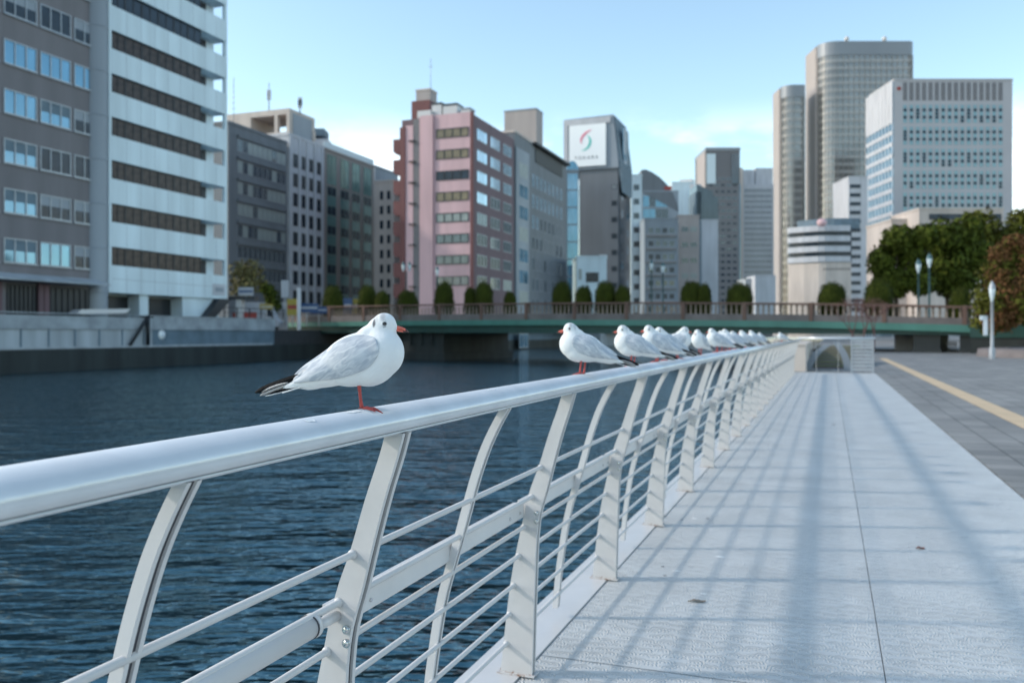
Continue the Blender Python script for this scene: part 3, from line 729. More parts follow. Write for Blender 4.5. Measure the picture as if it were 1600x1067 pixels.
# ================================================================ SMALL THINGS ON THE DECK
def ongr(px, py, z=0.0): return P(px, py, F*(H-z)/(py-HY))
def leaf_obj(loc, ln, w, m_, rz, label, name='fallen_leaf', cat='leaf'):
    b = MB(); n = 10; A = []; B = []
    for k in range(n+1):
        t = k/n; ww = w*math.sin(math.pi*t)**.7*(1+.25*math.sin(t*23)); z = .003+.005*math.sin(t*3.1)*math.sin(t*5)
        A.append(Vector((ln*(t-.5), ww/2, z+.006*t))); B.append(Vector((ln*(t-.5), -ww/2, z+.003)))
    for k in range(n):
        mid0 = (A[k]+B[k])/2-Vector((0, 0, .003)); mid1 = (A[k+1]+B[k+1])/2-Vector((0, 0, .003))
        b.face([A[k], A[k+1], mid1, mid0], 0, True); b.face([mid0, mid1, B[k+1], B[k]], 0, True)
        dz = Vector((0, 0, -.0012)); b.face([mid0+dz, mid1+dz, A[k+1]+dz, A[k]+dz], 0, True); b.face([B[k]+dz, B[k+1]+dz, mid1+dz, mid0+dz], 0, True)
    o = b.build(name, m_, None, (loc.x, loc.y, .001), rz); return tag(o, label, cat)
M['deadleaf'] = mat('dead_leaf', (.16, .05, .03), .7, 0, .3, 60)
M['drab'] = mat('drab_feather', (.24, .2, .16), .8, 0, .5, 120)
leaf_obj(ongr(1438, 857), .052, .045, 'deadleaf', R(10), 'small curled reddish brown leaf on the right deck plate')
leaf_obj(ongr(1089, 940), .09, .034, 'drab', R(14), 'limp brown feather lying on the left deck plate', 'fallen_feather', 'feather')
leaf_obj(ongr(1302, 664), .05, .04, 'drab', R(40), 'tiny brown leaf far along the deck by the centre seam')
for i, (px, py, sz, m_, lb) in enumerate([(1036, 885, .012, 'groove', 'dark crumb by the kerb seam, in front of the white dropping'), (1106, 810, .012, 'groove', 'dark crumb farther along beside the cross shadow'), (1065, 812, .010, 'groove', 'dark speck close to the kerb seam'),
                                    (1057, 892, .022, 'gull_white', 'white dropping on the deck near the brown feather'), (1085, 810, .02, 'gull_white', 'white dropping beside the dark crumb farther along'), (1125, 870, .025, 'gull_white', 'elongated white dropping between two bar shadows'), (1100, 928, .016, 'gull_white', 'faint white dropping just behind the brown feather'), (1039, 899, .009, 'groove', 'tiny dark crumb nearest the kerb seam')]):
    p = ongr(px, py); b = MB(); n = 9
    ring = []
    for k in range(n):
        a = 2*math.pi*k/n; r = sz*(.6+.4*random.random()); ring.append(Vector((r*math.cos(a)*1.4, r*.7*math.sin(a), .0015)))
    c = Vector((0, 0, .0015+sz*.25))
    for k in range(n): b.face([ring[k], ring[(k+1) % n], c], 0, True)
    b.face([q-Vector((0, 0, .001)) for q in ring[::-1]], 0)
    tag(b.build('crumb' if m_ == 'groove' else 'dropping', m_, None, (p.x, p.y, 0)), lb, 'crumb' if m_ == 'groove' else 'dropping')
for i, (px, ox, ln, lb) in enumerate([(545, .012, .05, 'white dropping streak on the handrail just left of the foreground gull'), (470, .02, .03, 'small white dropping on the near handrail left of the foreground gull'), (760, .015, .05, 'white dropping on the handrail between the foreground gull and the row'), (1090, .02, .09, 'long white dropping smear on the handrail under the middle of the row'), (1200, .01, .12, 'white dropping smear on the handrail in the gap before the last gull')]):
    yc = YonX(px, RXC); b = MB(); n = 7; L_, R_ = [], []
    for k in range(n):
        t = k/(n-1); y = yc+(t-.5)*ln; w_ = .009*math.sin(math.pi*(.08+.84*t))*(1+.35*math.sin(9*t+i))
        for q, lst in ((ox-w_, L_), (ox+w_, R_)): lst.append(Vector((RXC+q, y, RZC+RB*math.sqrt(1-(q/RA)**2)+.0008)))
    for k in range(n-1): b.face([L_[k], R_[k], R_[k+1], L_[k+1]], 0, True)
    tag(b.build('dropping', 'gull_white'), lb, 'dropping')
# ================================================================ LEFT QUAY
YE = YonX(428, BX); YF = YonX(655, BX)
qw = thing('quay_wall', 'stone quay wall of the far bank with pale coping, panelled face and dark waterline', 'wall', (0, 0, 0))
b = MB(); b.box(-55.2, BX+.35, -120, 200, -3, .25); b.build('footing', 'darkwall', qw)
b = MB(); b.box(-55.2, BX+.2, -120, 75, .25, .42); b.build('ledge', 'concrete_pale', qw)
yq = YonX(238, BX)
b = MB(); b.box(-55.2, BX, -120, yq, .42, 1.7); b.build('lower_wall', 'concrete_pale', qw)
b = MB()
for k in range(60): 
    yy = yq-1-k*2.35; b.box(BX, BX+.05, yy-.06, yy+.06, .42, 1.7)
b.build('joint', 'slate', qw)
b = MB(); b.box(-55.2, BX+.02, yq+.01, YE, .25, 1.72); b.box(-55.2, BX+.02, YF, 200, .25, 1.72); b.build('dark_panel', 'slate', qw)
b = MB(); b.box(-55.4, BX+.12, -120, yq, 1.72, 2.72); b.box(-55.4, BX+.14, yq+.01, YE, 1.72, 2.85); b.build('coping', 'concrete', qw)
b = MB(); b.box(-55.45, BX+.2, -120, YE, 2.86, 2.93); b.build('coping_cap', 'concrete_pale', qw)
# struts on the quay
y1 = YonX(231, BX+.3); y2 = YonX(203, BX+.3)
b = MB(); b.tube([(BX+.32, y1, .42), (BX+.32, y1, 2.9)], .16, 8); b.tube([(BX+.32, y2, .45), (BX+.32, y1, 2.75)], .13, 8); tag(b.build('steel_brace', 'black'), 'black upright and diagonal steel brace against the quay wall under the white building', 'brace')
yy = YonX(253, BX+.05); b = MB(); b.lathe([(0, .03), (.4, .03), (.4, 0)], 0, 0, 18)
o = b.build('round_sign', 'billboard', None, (BX+.03, yy, Z(523, BX, yy))); o.rotation_euler = (0, R(90), 0); tag(o, 'small round pale sign on the dark quay wall panel', 'sign')
# fence on quay
fr = thing('street_railing', 'dark metal railing on the far quay between the white building and the bridge', 'railing', (BX-.4, 0, 2.93))
ya, yb = YonX(356, BX), YonX(450, BX)
b = MB(); b.box(-.03, .03, ya, yb, .95, 1.02); b.box(-.03, .03, ya, yb, .5, .54); b.build('top_rail', 'black', fr)
y = ya
while y < yb: b = MB(); b.box(-.04, .04, y-.04, y+.04, 0, .95); b.build('post', 'black', fr); y += 1.9
# ================================================================ BUILDINGS
def eb(name, label, XF, px0, px1, pytop, pxtop, mat_, deep=14, z0=GL, cat='building', roof=True, group=None):
    """box building whose river face lies on X=XF between two picture columns"""
    Y0, Y1 = YonX(px0, XF), YonX(px1, XF); yt = YonX(pxtop, XF); top_ = Z(pytop, XF, yt)
    r = thing(name, label, cat, (XF, Y0, z0), 0, group)
    Ln, Ht = Y1-Y0, top_-z0
    b = MB(); b.box(-deep, 0, 0, Ln, 0, Ht); b.build('wall', mat_, r)
    if roof: b = MB(); b.box(-deep-.1, .12, -.12, Ln+.1, Ht, Ht+.45); b.box(-deep+.3, -.3, .3, Ln-.3, Ht+.1, Ht+.5); b.build('parapet', mat_, r)
    return r, Ln, Ht, Y0
def VE(r, XF, px): return YonX(px, XF)-r.location.y
# --- B1 taupe building
XF = -58.0
r1, Ln, Ht, Y0 = eb('office_building', 'taupe tiled office block with blinds in its windows, leftmost of the waterfront', XF, -120, 150, -260, 0, 'brownwall', 16)
d5 = dep(XF, YonX(5, XF)); zw = H+(HY-371)/F*d5-GL
cols = [(-112, -62), (-56, -3), (5, 57), (62, 110), (115, 147)]
wm = {}
for ci, (a, c) in enumerate(cols):
    ya, yb = VE(r1, XF, a), VE(r1, XF, c)
    for k in range(11):
        key = (ci, random.choice('aaabdd' if k > 3 else 'abbcad'))
        if key not in wm:
            kw = {'a': dict(glass='glass_blue'), 'b': dict(glass='glass_dark', blind='bluegrey', bfrac=.45), 'c': dict(glass='glass_blue', blind='slate', bfrac=.5), 'd': dict(glass='glass_dark')}[key[1]]
            wm[key] = window_mesh(yb-ya, 1.85, 3 if ci < 4 else 2, frame='frame', fw=.09, prot=.08, sill=True, **kw)
        link('window', wm[key], r1, (0, (ya+yb)/2, zw-1.85+k*3.73), RZ['E'])
zb = H+(HY-436)/F*d5-GL
b = MB(); b.prism([(0, zb+.35), (1.9, zb-.12), (1.9, zb-.02), (0, zb+.5)], 'y', 0, Ln-.3); b.build('awning', 'concrete_pale', r1)
for a, c in ((-50, -5), (10, 58), (78, 143)):
    ya, yb = VE(r1, XF, a), VE(r1, XF, c); me = window_mesh(yb-ya, 2.6, 7, frame='frame_dark', glass='darkint', fw=.12, prot=.1); link('shopfront', me, r1, (0, (ya+yb)/2, .75), RZ['E'])
for a in (-2, 63, 72, 148):
    ya = VE(r1, XF, a); b = MB(); b.box(0, .25, ya-.35, ya+.1, 0, zb-.2); b.build('pilaster', 'maroon', r1)
# --- B2 white banded building
Y0, Y1 = YonX(170, XF), YonX(355, XF)
r2 = thing('office_building', 'white office block with dark ribbon windows and small corner balconies', 'building', (XF, Y0, GL))
Ln = Y1-Y0; v = lambda px: YonX(px, XF)-Y0
zA = 4.92-GL; d = dep(XF, YonX(173, XF)); zb0 = H+(HY-414)/F*d-GL
zb0 = 7.29-GL; top_ = 48
b = MB(); b.box(-15, -1.7, 0, Ln, 0, top_); b.box(-1.7, -.35, 0, v(318), zA, top_); b.build('wall', 'whitepanel', r2)
b = MB(); b.box(-.36, 0, 0, v(174.5), zA, top_); b.build('end_wall', 'whitepanel', r2)
nfl = 11
wl = [176, 199, 225, 251, 275, 297, 317.5]
winm = {}
for k in range(nfl):
    zlo = zA if k == 0 else zb0+(k-1)*3.73+1.6; zhi = zb0+k*3.73
    b = MB(); b.box(-1.65, .0, v(174.5)+.01, Ln, zlo, zhi)
    for j in range(1, 9): yy = v(174.5)+(Ln-v(174.5))*j/9; b.box(-.01, .006, yy-.012, yy+.012, zlo, zhi, 1)
    if k == 0: b.box(-.01, .006, v(176), Ln, (zlo+zhi)/2, (zlo+zhi)/2+.03, 1)
    b.build('spandrel', ['whitepanel', 'bluegrey'], r2)
    for j in range(6):
        ya, yb = v(wl[j]), v(wl[j+1]); 
        g = 'glass_dark' if k > 5 else 'glass_brown'; key = (j, g, False)
        if key not in winm: winm[key] = window_mesh(yb-ya-.02, 1.58, 2, frame='frame_dark', glass=g, fw=.06, blind='blind_warm' if key[2] and k < 6 else None, bfrac=.4)
        link('window', winm[key], r2, (-.3, (ya+yb)/2, zhi+.01), RZ['E'])
    b = MB(); b.box(-1.68, -1.6, v(335), v(342), zhi, zhi+1.5); b.box(-.32, -.02, Ln-.35, Ln, zhi, zhi+1.6, 1); b.build('balcony_door', ['frame_dark', 'whitepanel'], r2)
b = MB(); b.box(-1.68, -.3, v(222), v(236), 0, zA); b.build('pillar', 'whitepanel', r2)
b = MB(); b.box(-1.68, -.3, v(289), v(345), 0, zA); b.build('side_wall', 'whitepanel', r2)
b = MB(); b.box(-1.7, -1.62, v(176), v(288), 0.2, zA-.2); b.build('shopfront', 'darkint', r2)
b = MB(); b.prism([(v(312), .9), (v(326), .9), (v(356), zA), (v(338), zA)], 'x', -.29, .5); b.build('stair', 'frame_dark', r2)
b = MB(); b.lathe([(1.0, 0.0), (1.0, top_)], -.35, -1.15, 24); 
for k in range(12): b.lathe([(1.0, 3.73*k+3), (1.03, 3.73*k+3.02), (1.03, 3.73*k+3.1), (1.0, 3.73*k+3.12)], -.35, -1.15, 24)
b.build('round_column', 'bluegrey', r2)
b = MB(); b.box(0.005, .03, v(332), v(352), zA+.35, zA+1.5); b.box(.031, .05, v(336), v(349), zA+.7, zA+1.15, 1); b.build('name_sign', ['offwhite', 'bluegrey'], r2)
# --- B3 grey ribbon building
XB = -89.0
r3, Ln, Ht, Y0 = eb('office_building', 'dark grey block with five storeys of full width pale ribbon windows', XB, 357, 448, 195, 362, 'greyfacade', 16)
v3 = lambda px: YonX(px, XB)-Y0
sp = Ln/11
dz = Ht-1.6
for k in range(7):
    zt = Ht-1.9-k*3.42
    for j in range(10):
        ya = v3(371)+(v3(446)-v3(371))*j/10; yb = v3(371)+(v3(446)-v3(371))*(j+1)/10
        g = random.choice(['blind', 'glass_mid', 'blind', 'glass_dark', 'blind']) if k < 5 else 'glass_mid'
        key = ('b3', round(yb-ya, 1), g)
        if key not in winm: winm[key] = window_mesh(yb-ya-.1, 2.0, 2, frame='frame', glass=g, fw=.07)
        link('window', winm[key], r3, (0, (ya+yb)/2, zt-2.0), RZ['E'])
b = MB()
for k in range(8): b.box(0, .35, v3(370), Ln-.5, Ht-1.75-k*3.42, Ht-1.3-k*3.42)
b.build('ledge', 'greyfacade', r3)
# --- B4 white
r4, Ln, Ht, Y0 = eb('office_building', 'off white block with four columns of tall windows and an open rooftop frame', XB, 451, 506, 212, 452, 'offwhite', 30)
v4 = lambda px: YonX(px, XB)-Y0
for k in range(8):
    zt = Ht-3.0-k*3.45
    for (a, c) in ((458, 465), (470, 477), (482, 489), (494, 501)):
        w = v4(c)-v4(a); key = ('b4', a, k % 3)
        if key not in winm: winm[key] = window_mesh(w, 2.35, 2, frame='frame_dark', glass=['glass_dark', 'glass_mid', 'glass_dark'][k % 3], fw=.12)
        link('window', winm[key], r4, (0, (v4(a)+v4(c))/2, zt-2.3), RZ['E'])
b = MB()
for a in (453, 467.5, 479.5, 491.5, 503): yy = v4(a); b.box(0, .25, yy-.35, yy+.35, 3, Ht)
b.build('pier', 'offwhite', r4)
b = MB(); b.box(.01, .30, 0, Ln, 1.6, 4.5); b.build('canopy', 'offwhite', r4)
# penthouse frame facing us
ph = thing('roof_pergola', 'pale open concrete frame on the roof behind the grey ribbon-window block', 'rooftop structure', (XB, Y0+.5, GL+Ht+.4))
pz = Z(168, XB, Y0)-GL-Ht-.4; xa = XonY(352, Y0)-XB
b = MB(); b.box(xa, -.2, 0, 8, pz-1.0, pz); b.box(xa, -.2, 0, 8, -4, .4); b.box(xa, xa*.62, 0, 8, .4, pz-1); b.box(xa*.245, xa*.20, 0, .8, .4, pz-1); b.box(xa*.06, -.2, 0, 8, .4, pz-1); b.box(xa*.6, 0, 7, 8, .4, pz*.45); b.build('frame', 'cream', ph)
b = MB(); b.box(-.19, -.1, 1, 7, -1, pz-.6); b.build('side_panel', 'bluegrey', ph)
def antenna(X, Y, z0, h, label, arms=3):
    t = thing('antenna', label, 'antenna', (X, Y, z0))
    b = MB(); b.tube([(0, 0, 0), (0, 0, h)], [.12, .07], 8); b.build('mast', 'galv', t)
    b = MB()
    for k in range(arms):
        z = h*(.55+.16*k); b.box(-.35, -.15, -.15, .15, z-.6, z+.3); b.box(.15, .35, -.15, .15, z-.6, z+.3)
    b.build('panel', 'galv', t)
p = P(404, 168, dep(XB, Y0)); antenna(p.x, p.y+3, GL+Ht+pz, 5.5, 'thin phone mast, left of the two on the open rooftop frame', 2)
p = P(458, 168, dep(XB, Y0)); antenna(p.x-.6, p.y+3, GL+Ht+pz, 3.0, 'stubby phone mast on the right corner of the open rooftop frame', 3)
b = MB(); b.tube([(0, 0, 0), (0, 0, 9)], .06, 6)
for k in range(5): b.box(-.5+.08*k, .5-.08*k, -.03, .03, 4+k*.9, 4.08+k*.9)
p = P(365, 195, 140); tag(b.build('tv_aerial', 'galv', None, (p.x, p.y, GL+32)), 'thin television aerial above the grey ribbon-window block', 'aerial')
p = P(494, 235, 168)
b = MB(); b.box(-2.2, 2.2, 0, 4, -3, 1.6); b.box(-2.4, 1.6, -.2, 4, 2.2, 3.6, 1); b.box(-2, -1.8, .2, .4, 1.6, 2.3, 1); b.box(1.2, 1.4, .2, .4, 1.6, 2.3, 1)
tag(b.build('rooftop_plant', ['offwhite', 'slate'], None, (p.x, p.y, p.z+.6), TH), 'rooftop plant box with dark louvred top right of the open frame', 'rooftop unit')
# --- B5 green glass
r5, Ln, Ht, Y0 = eb('office_building', 'green glass block with vertical brown mullion piers', XB, 507, 584, 236, 512, 'mullion', 14)
v5 = lambda px: YonX(px, XB)-Y0
bays = [(511, 525), (532, 545), (550, 562), (568, 580)]
for a, c in bays:
    w = v5(c)-v5(a)
    gm = window_mesh(w, 1.75, 2, frame='greenpanel', glass='glass_dark', fw=.1); pm = MB(); pm.box(-w/2, w/2, -.05, 0, 0, 1.8); pm = pm.mesh('spandrel', 'greenpanel')
    tm = window_mesh(w, 5.6, 2, frame='greenpanel', glass='glass_green', ny=3, fw=.1)
    link('window', tm, r5, (0, (v5(a)+v5(c))/2, Ht-6.2), RZ['E'])
    for k in range(6):
        zt = Ht-6.6-k*3.7
        link('window', gm, r5, (0, (v5(a)+v5(c))/2, zt-1.75), RZ['E']); link('spandrel', pm, r5, (0, (v5(a)+v5(c))/2, zt-3.65), RZ['E'])
b = MB(); b.box(0, .5, -.1, Ln, 5.0, 5.5); b.box(.02, .05, .5, Ln-.5, 0, 5.0, 1); b.build('ground_floor', ['mullion', 'darkint'], r5)
b = MB(); b.box(-.3, 0, 0, Ln, Ht+.5, Ht+1.6); b.build('roof_screen', 'lampglass', r5)
# grey-roofed building beyond, cream building, white sign column
r, Ln, Ht, Y0 = eb('office_building', 'grey building end with sloping roof line behind the cream apartment block', -92, 586, 622, 262, 588, 'bluegrey', 12)
def fb_(name, label, px0, px1, pyt, d, mat_, deep=12, pside=None, smat=None, z0=GL, rz=TH, cat='building', group=None, par=.4):
    """building aligned to the picture: front face between two columns at depth d"""
    a = P(px0, 0, d); c = P(px1, 0, d); top_ = H+(HY-pyt)/F*d
    r = thing(name, label, cat, (a.x, a.y, z0), TH, group); w = (px1-px0)/F*d; Ht = top_-z0
    b = MB(); b.box(0, w, 0, deep, 0, Ht); b.build('wall', mat_, r)
    if par: b = MB(); b.box(-.12, w+.12, -.12, deep+.1, Ht, Ht+par); b.build('parapet', smat or mat_, r)
    return r, w, Ht
def sb_(name, label, Y, px0, px1, pyt, mat_, deep=20, z0=GL, cat='building', par=.4, pxt=None):
    """world aligned building whose front (facing -Y) spans two columns at world Y"""
    xa, xb = XonY(px0, Y), XonY(px1, Y); top_ = Z(pyt, XonY(pxt or px1, Y), Y)
    r = thing(name, label, cat, (xa, Y, z0)); w = xb-xa; Ht = top_-z0
    b = MB(); b.box(0, w, 0, deep, 0, Ht); b.build('wall', mat_, r)
    if par: b = MB(); b.box(-.12, w+.12, -.12, deep+.1, Ht, Ht+par); b.build('parapet', mat_, r)
    return r, w, Ht
def grid(r, face, U, a0, a1, z0, z1, nc, nr, fw_, fh_, meshes, name='window', off=0, limit=100):
    tf = []
    for i in range(nc):
        for k in range(nr):
            a = a0+(a1-a0)*(i+.5)/nc; z = z0+(z1-z0)*(k+.5)/nr-(z1-z0)/nr*fh_/2
            loc = {'S': (a, -off, z), 'E': (U+off, a, z), 'W': (U-off, a, z)}[face]
            tf.append((loc, RZ[face], random.randrange(len(meshes))))
    many(r, name, meshes, tf, limit=limit)
def wset(w, h, nx=2, frame='frame', glasses=('glass_mid',), **kw): return [window_mesh(w, h, nx, frame, g, **kw) for g in glasses]
Y7 = YonX(738, -53)
r, w, Ht = sb_('apartment_building', 'narrow cream apartment block squeezed between the green glass and pink buildings', Y7+22, 585, 616, 284, 'cream', 10)
grid(r, 'S', 0, .8, w-.4, 5, Ht-1.2, 2, 8, 1, .5, wset(.7, 1.6, 1, 'frame_dark', ('glass_dark',)))
# --- B7 pink
Y0 = Y7; X7 = -53.0
xL = XonY(628, Y0); wS = X7-xL; Ht = Z(178, X7, Y0)-GL; LnE = YonX(803, X7)-Y0
r7 = thing('apartment_building', 'pink tiled block, its river side coloured maroon for shade, with amber ribbon windows on its sunlit side', 'building', (xL, Y0, GL))
xs = lambda px: XonY(px, Y0)-xL
b = MB(); b.box(0, wS, 0, LnE, 0, Ht); b.build('side_wall', 'maroon', r7)  # shade of the river face is put into this maroon colour
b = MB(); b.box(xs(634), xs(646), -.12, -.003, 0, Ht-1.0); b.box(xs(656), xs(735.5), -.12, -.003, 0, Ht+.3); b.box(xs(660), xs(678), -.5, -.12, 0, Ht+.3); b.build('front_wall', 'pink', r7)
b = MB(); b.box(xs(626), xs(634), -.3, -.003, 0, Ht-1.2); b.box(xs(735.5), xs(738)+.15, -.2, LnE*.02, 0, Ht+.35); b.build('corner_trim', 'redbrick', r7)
b = MB(); b.box(xs(646.2), xs(655.8), -.06, -.004, 0, Ht); b.build('recess', 'louvre', r7)
zt0 = Z(203, XonY(683, Y0), Y0)-GL
for k in range(8):
    zt = zt0-k*3.37; x0_, x1_ = xs(682), xs(733)
    me = window_mesh(x1_-x0_, 1.5, 4, 'frame_dark', ['blind_warm', 'blind_warm', 'glass_dark', 'blind_warm', 'blind', 'glass_mid', 'glass_mid', 'glass_mid'][k], fw=.13, prot=.1)
    link('window', me, r7, ((x0_+x1_)/2, -.12, zt-1.5), 0)
    b = MB(); b.box(xs(640), xs(650), -.5, -.12, zt-1.6, zt-1.45); b.build('bracket', 'frame_dark', r7)
    b = MB(); b.prism([(-1.55, zt-3.0), (-1.55, zt-1.0), (-.2, zt-1.0), (-.2, zt-3.4), (-1.1, zt-3.4)], 'y', -.1, 9); b.build('balcony', 'redbrick', r7)
v7 = lambda px: YonX(px, X7)-Y0
e0 = Z(200, X7, YonX(745, X7))-GL
for ci, (a, c) in enumerate(((745, 761), (766, 781), (786, 799))):
    for k in range(8):
        g = 'glass_sky' if k < 3 or (k == 3 and ci == 0) else random.choice(['glass_dark', 'glass_mid', 'glass_dark', 'blind'])
        key = ('b7', ci, g)
        if key not in winm: winm[key] = window_mesh(v7(c)-v7(a), 1.9, 3, 'frame', g, fw=.12)
        link('window', winm[key], r7, (wS, (v7(a)+v7(c))/2, e0-1.9-k*3.37), RZ['E'])
# roof things
def roofbox(label, px0, px1, py0, py1, d, m_, cat='rooftop unit', rz=0, name='rooftop_unit', deep=None, cap_=None):
    a = P((px0+px1)/2, py1, d); w = (px1-px0)/F*d; h = (py1-py0)/F*d
    b = MB(); b.box(-w/2, w/2, 0, deep or w, 0, h)
    if cap_: b.box(-w/2-.1, w/2+.1, -.1, (deep or w)+.1, h, h+.25, 1)
    return tag(b.build(name, [m_, cap_] if cap_ else m_, None, (a.x, a.y, a.z), rz), label, cat)
dR = dep(X7, Y0)
def roof7(label, px0, px1, py0, yoff, deep, m_, cap_=None, cat='rooftop unit', name='rooftop_unit', zb=None):
    Y = Y7+yoff; xa_, xb2 = XonY(px0, Y), XonY(px1, Y); z1 = Z(py0, xb2, Y); z0 = zb if zb is not None else GL+Ht+.32
    b = MB(); b.box(xa_, xb2, Y, Y+deep, z0, z1)
    if cap_: b.box(xa_-.08, xb2+.08, Y-.08, Y+deep+.08, z1, z1+.3, 1)
    tag(b.build(name, [m_, cap_] if cap_ else m_), label, cat); return z1
zst = roof7('dark red stair tower at the left of the pink building roof', 643, 671, 156, 3.0, 3, 'redbrick', cat='stair tower', name='stair_tower', zb=GL+Ht-1)
roof7('pale tank box on top of the dark red stair tower', 650, 672, 141, 3.2, 2.6, 'beige', 'cream', zb=zst+.01)
roof7('long white plant box low on the pink roof beside the stair tower', 652, 673, 172, .8, 1.6, 'white')
roof7('tall white cooling unit on the pink roof, left of the pair', 675, 690, 163, 1.8, 2.5, 'white', 'frame_dark')
roof7('wide white cooling unit on the pink roof, right of the pair', 692, 714, 164, 1.8, 2.5, 'white', 'frame_dark')
roof7('small white vent box on the pink roof near its right corner', 720, 734, 171, 1.8, 2, 'white', 'bluegrey')
p = P(673, 140, dR+3); b = MB(); b.tube([(0, 0, 0), (0, 0, 5)], .05, 6); b.box(-.4, .4, -.02, .02, 3.6, 3.68); tag(b.build('tv_aerial', 'galv', None, p), 'thin aerial rising over the dark red stair tower', 'aerial')
# --- B8
r8, Ln, Ht, Y0 = eb('office_building', 'grey office block with pale slit windows and a black roof eave', X7, 804, 885, 207, 804, 'greyfacade', 16, roof=False)
v8 = lambda px: YonX(px, X7)-Y0
b = MB(); b.box(0, .25, .3, v8(825), 0, Ht-2.5); b.build('glass_strip', 'bluegrey', r8)
for k in range(9):
    me = window_mesh(v8(823)-v8(809), 2.6, 2, 'frame', 'glass_blue' if k % 3 else 'blind', fw=.12); link('window', me, r8, (.25, (v8(823)+v8(809))/2, Ht-7.5-k*3.9), RZ['E'])
b = MB(); b.box(-16, .9, v8(832), Ln, Ht-.2, Ht+.3); b.box(-1, .12, v8(836), v8(878), Ht-3.2, Ht-.2, 0); b.build('eave', 'black', r8)
b = MB(); b.box(-16, .1, -.1, v8(832), Ht, Ht+.4); b.build('parapet', 'cream', r8)
slit = wset(1.5, 2.6, 1, 'frame', ('glass_sky',), fw=.05); slit2 = wset(1.3, 2.4, 1, 'frame', ('glass_mid', 'greyfacade', 'glass_mid'), fw=.07)
ms = slit+slit2
tf = []
for k in range(8):
    for j in range(8):
        px = 833+j*6.2; tf.append(((0, v8(px), Ht-8.2-k*3.95), RZ['E'], 0 if (k < 2 or (k == 2 and j < 2)) else random.choice([1, 2, 3])))
many(r8, 'window', ms, tf)
Yl = YonX(838, -60.0); xl0 = XonY(788, Yl); yl1 = YonX(848, -60.0); zl0 = Ht+GL+.3; zl1 = Z(171, -60.0, Yl)
b = MB(); b.box(xl0, -60.0, Yl, yl1, zl0-8, zl1); b.box(xl0-.1, -59.9, Yl-.1, yl1+.1, zl1, zl1+.3, 1)
tag(b.build('lift_tower', ['beige', 'bluegrey']), 'tall beige lift tower on the roof of the grey slit-window block', 'lift tower')
# --- small glass / white low building / sign tower
r, w, Ht = fb_('office_building', 'slim blue glass building with curved top wedged before the billboard tower', 885, 904, 268, 196, 'bluegrey')
grid(r, 'S', 0, .2, w-.2, 1, Ht-.3, 1, 9, 1, .96, wset(w-.4, (Ht-1.3)/9*.93, 2, 'frame', ('glass_blue',)))
b = MB(); b.prism([(w/2-w*.5*math.cos(R(q)), Ht+2.4*math.sin(R(q))) for q in range(0, 181, 15)], 'y', 0, 8); b.build('curved_top', 'glass_blue', r)
r, w, Ht = fb_('low_building', 'low white building with one dark window behind the bushes on the bridge', 901, 948, 403, 178, 'whitepanel', z0=GL)
b = MB(); link('window', window_mesh(2.6, 2.0, 2, 'frame_dark', 'glass_dark', fw=.15), r, (w*.52, 0, Ht-5)); link('window', window_mesh(.6, 2.2, 1, 'frame', 'blind'), r, (w*.12, 0, Ht-4.5))
roofbox('small white unit on the roof of the low white building', 936, 946, 398, 404, 178.5, 'white')
Yt = 205.0
Xc = XonY(966, Yt); xL = XonY(905, Yt); w = Xc-xL; zt = Z(262, Xc, Yt)-GL; LE = YonX(984, Xc)-Yt
rt = thing('office_building', 'grey tower with a flared head carrying the white billboard', 'building', (xL, Yt, GL))
b = MB(); b.box(0, w, 0, LE, 0, zt); b.build('wall', 'greyfacade', rt)
b = MB(); b.box(w, w+.2, .3, LE, 0, zt+.2); b.build('glass_side', 'glass_dark', rt)
grid(rt, 'E', w+.2, .5, LE-.5, 2, zt, 2, 9, 1, .6, wset(1.9, 1.9, 1, 'frame_dark', ('glass_blue', 'glass_dark'))) 
grid(rt, 'S', 0, w*.80, w, 2, zt-2, 1, 9, 1, .6, wset(1.3, 1.2, 1, 'frame_dark', ('glass_mid',)))
zh = Z(180, XonY(957, Yt), Yt)-GL; xa = XonY(881, Yt)-xL; xb_ = XonY(957, Yt)-xL; xc_ = XonY(967, Yt)-xL
b = MB()
# flared head: side profile box tapering towards the top
b.prism([(xa, zt-.1), (w+.15, zt-.1), (w+.15, zt+1.5), (xb_+.3, zh), (xa+.4, zh-.3)], 'y', -.5, LE*.9); b.build('head', 'bluegrey', rt)
b = MB(); b.prism([(w+.15, zt-.1), (w+1.0, zt-6), (w+1.0, zt+1), (xb_+.9, zh-.6), (xb_+.3, zh-.2)], 'y', -.3, LE*.85); b.build('head_side', 'slate', rt)
b = MB(); b.prism([(1.2, zt+1), (LE*.6, zt+1), (LE*.5, zh-3), (1.2, zh-3)], 'x', w+.9, w+1.06); b.build('side_glass', 'glass_blue', rt)
b = MB(); b.box(xa+.2, xa+1.2, -.8, -.51, zt, zh-.6); b.box(xa+.2, xb_-.4, -.82, -.52, zh-1.9, zh-.5); b.build('head_frame', 'offwhite', rt)
bw0, bw1 = XonY(891, Yt)-xL, XonY(948, Yt)-xL; bz0, bz1 = Z(261, XonY(920, Yt), Yt)-GL, Z(196, XonY(920, Yt), Yt)-GL
bb = thing('billboard', 'white rooftop billboard with a red and teal swirl above small grey letters', 'billboard', (xL+bw0, Yt-.95, GL+bz0))
b = MB(); b.box(0, bw1-bw0, 0, .35, 0, bz1-bz0); b.build('board', 'billboard', bb)
cx, cz = (bw1-bw0)*.47, (bz1-bz0)*.62; sc = (bz1-bz0)/880
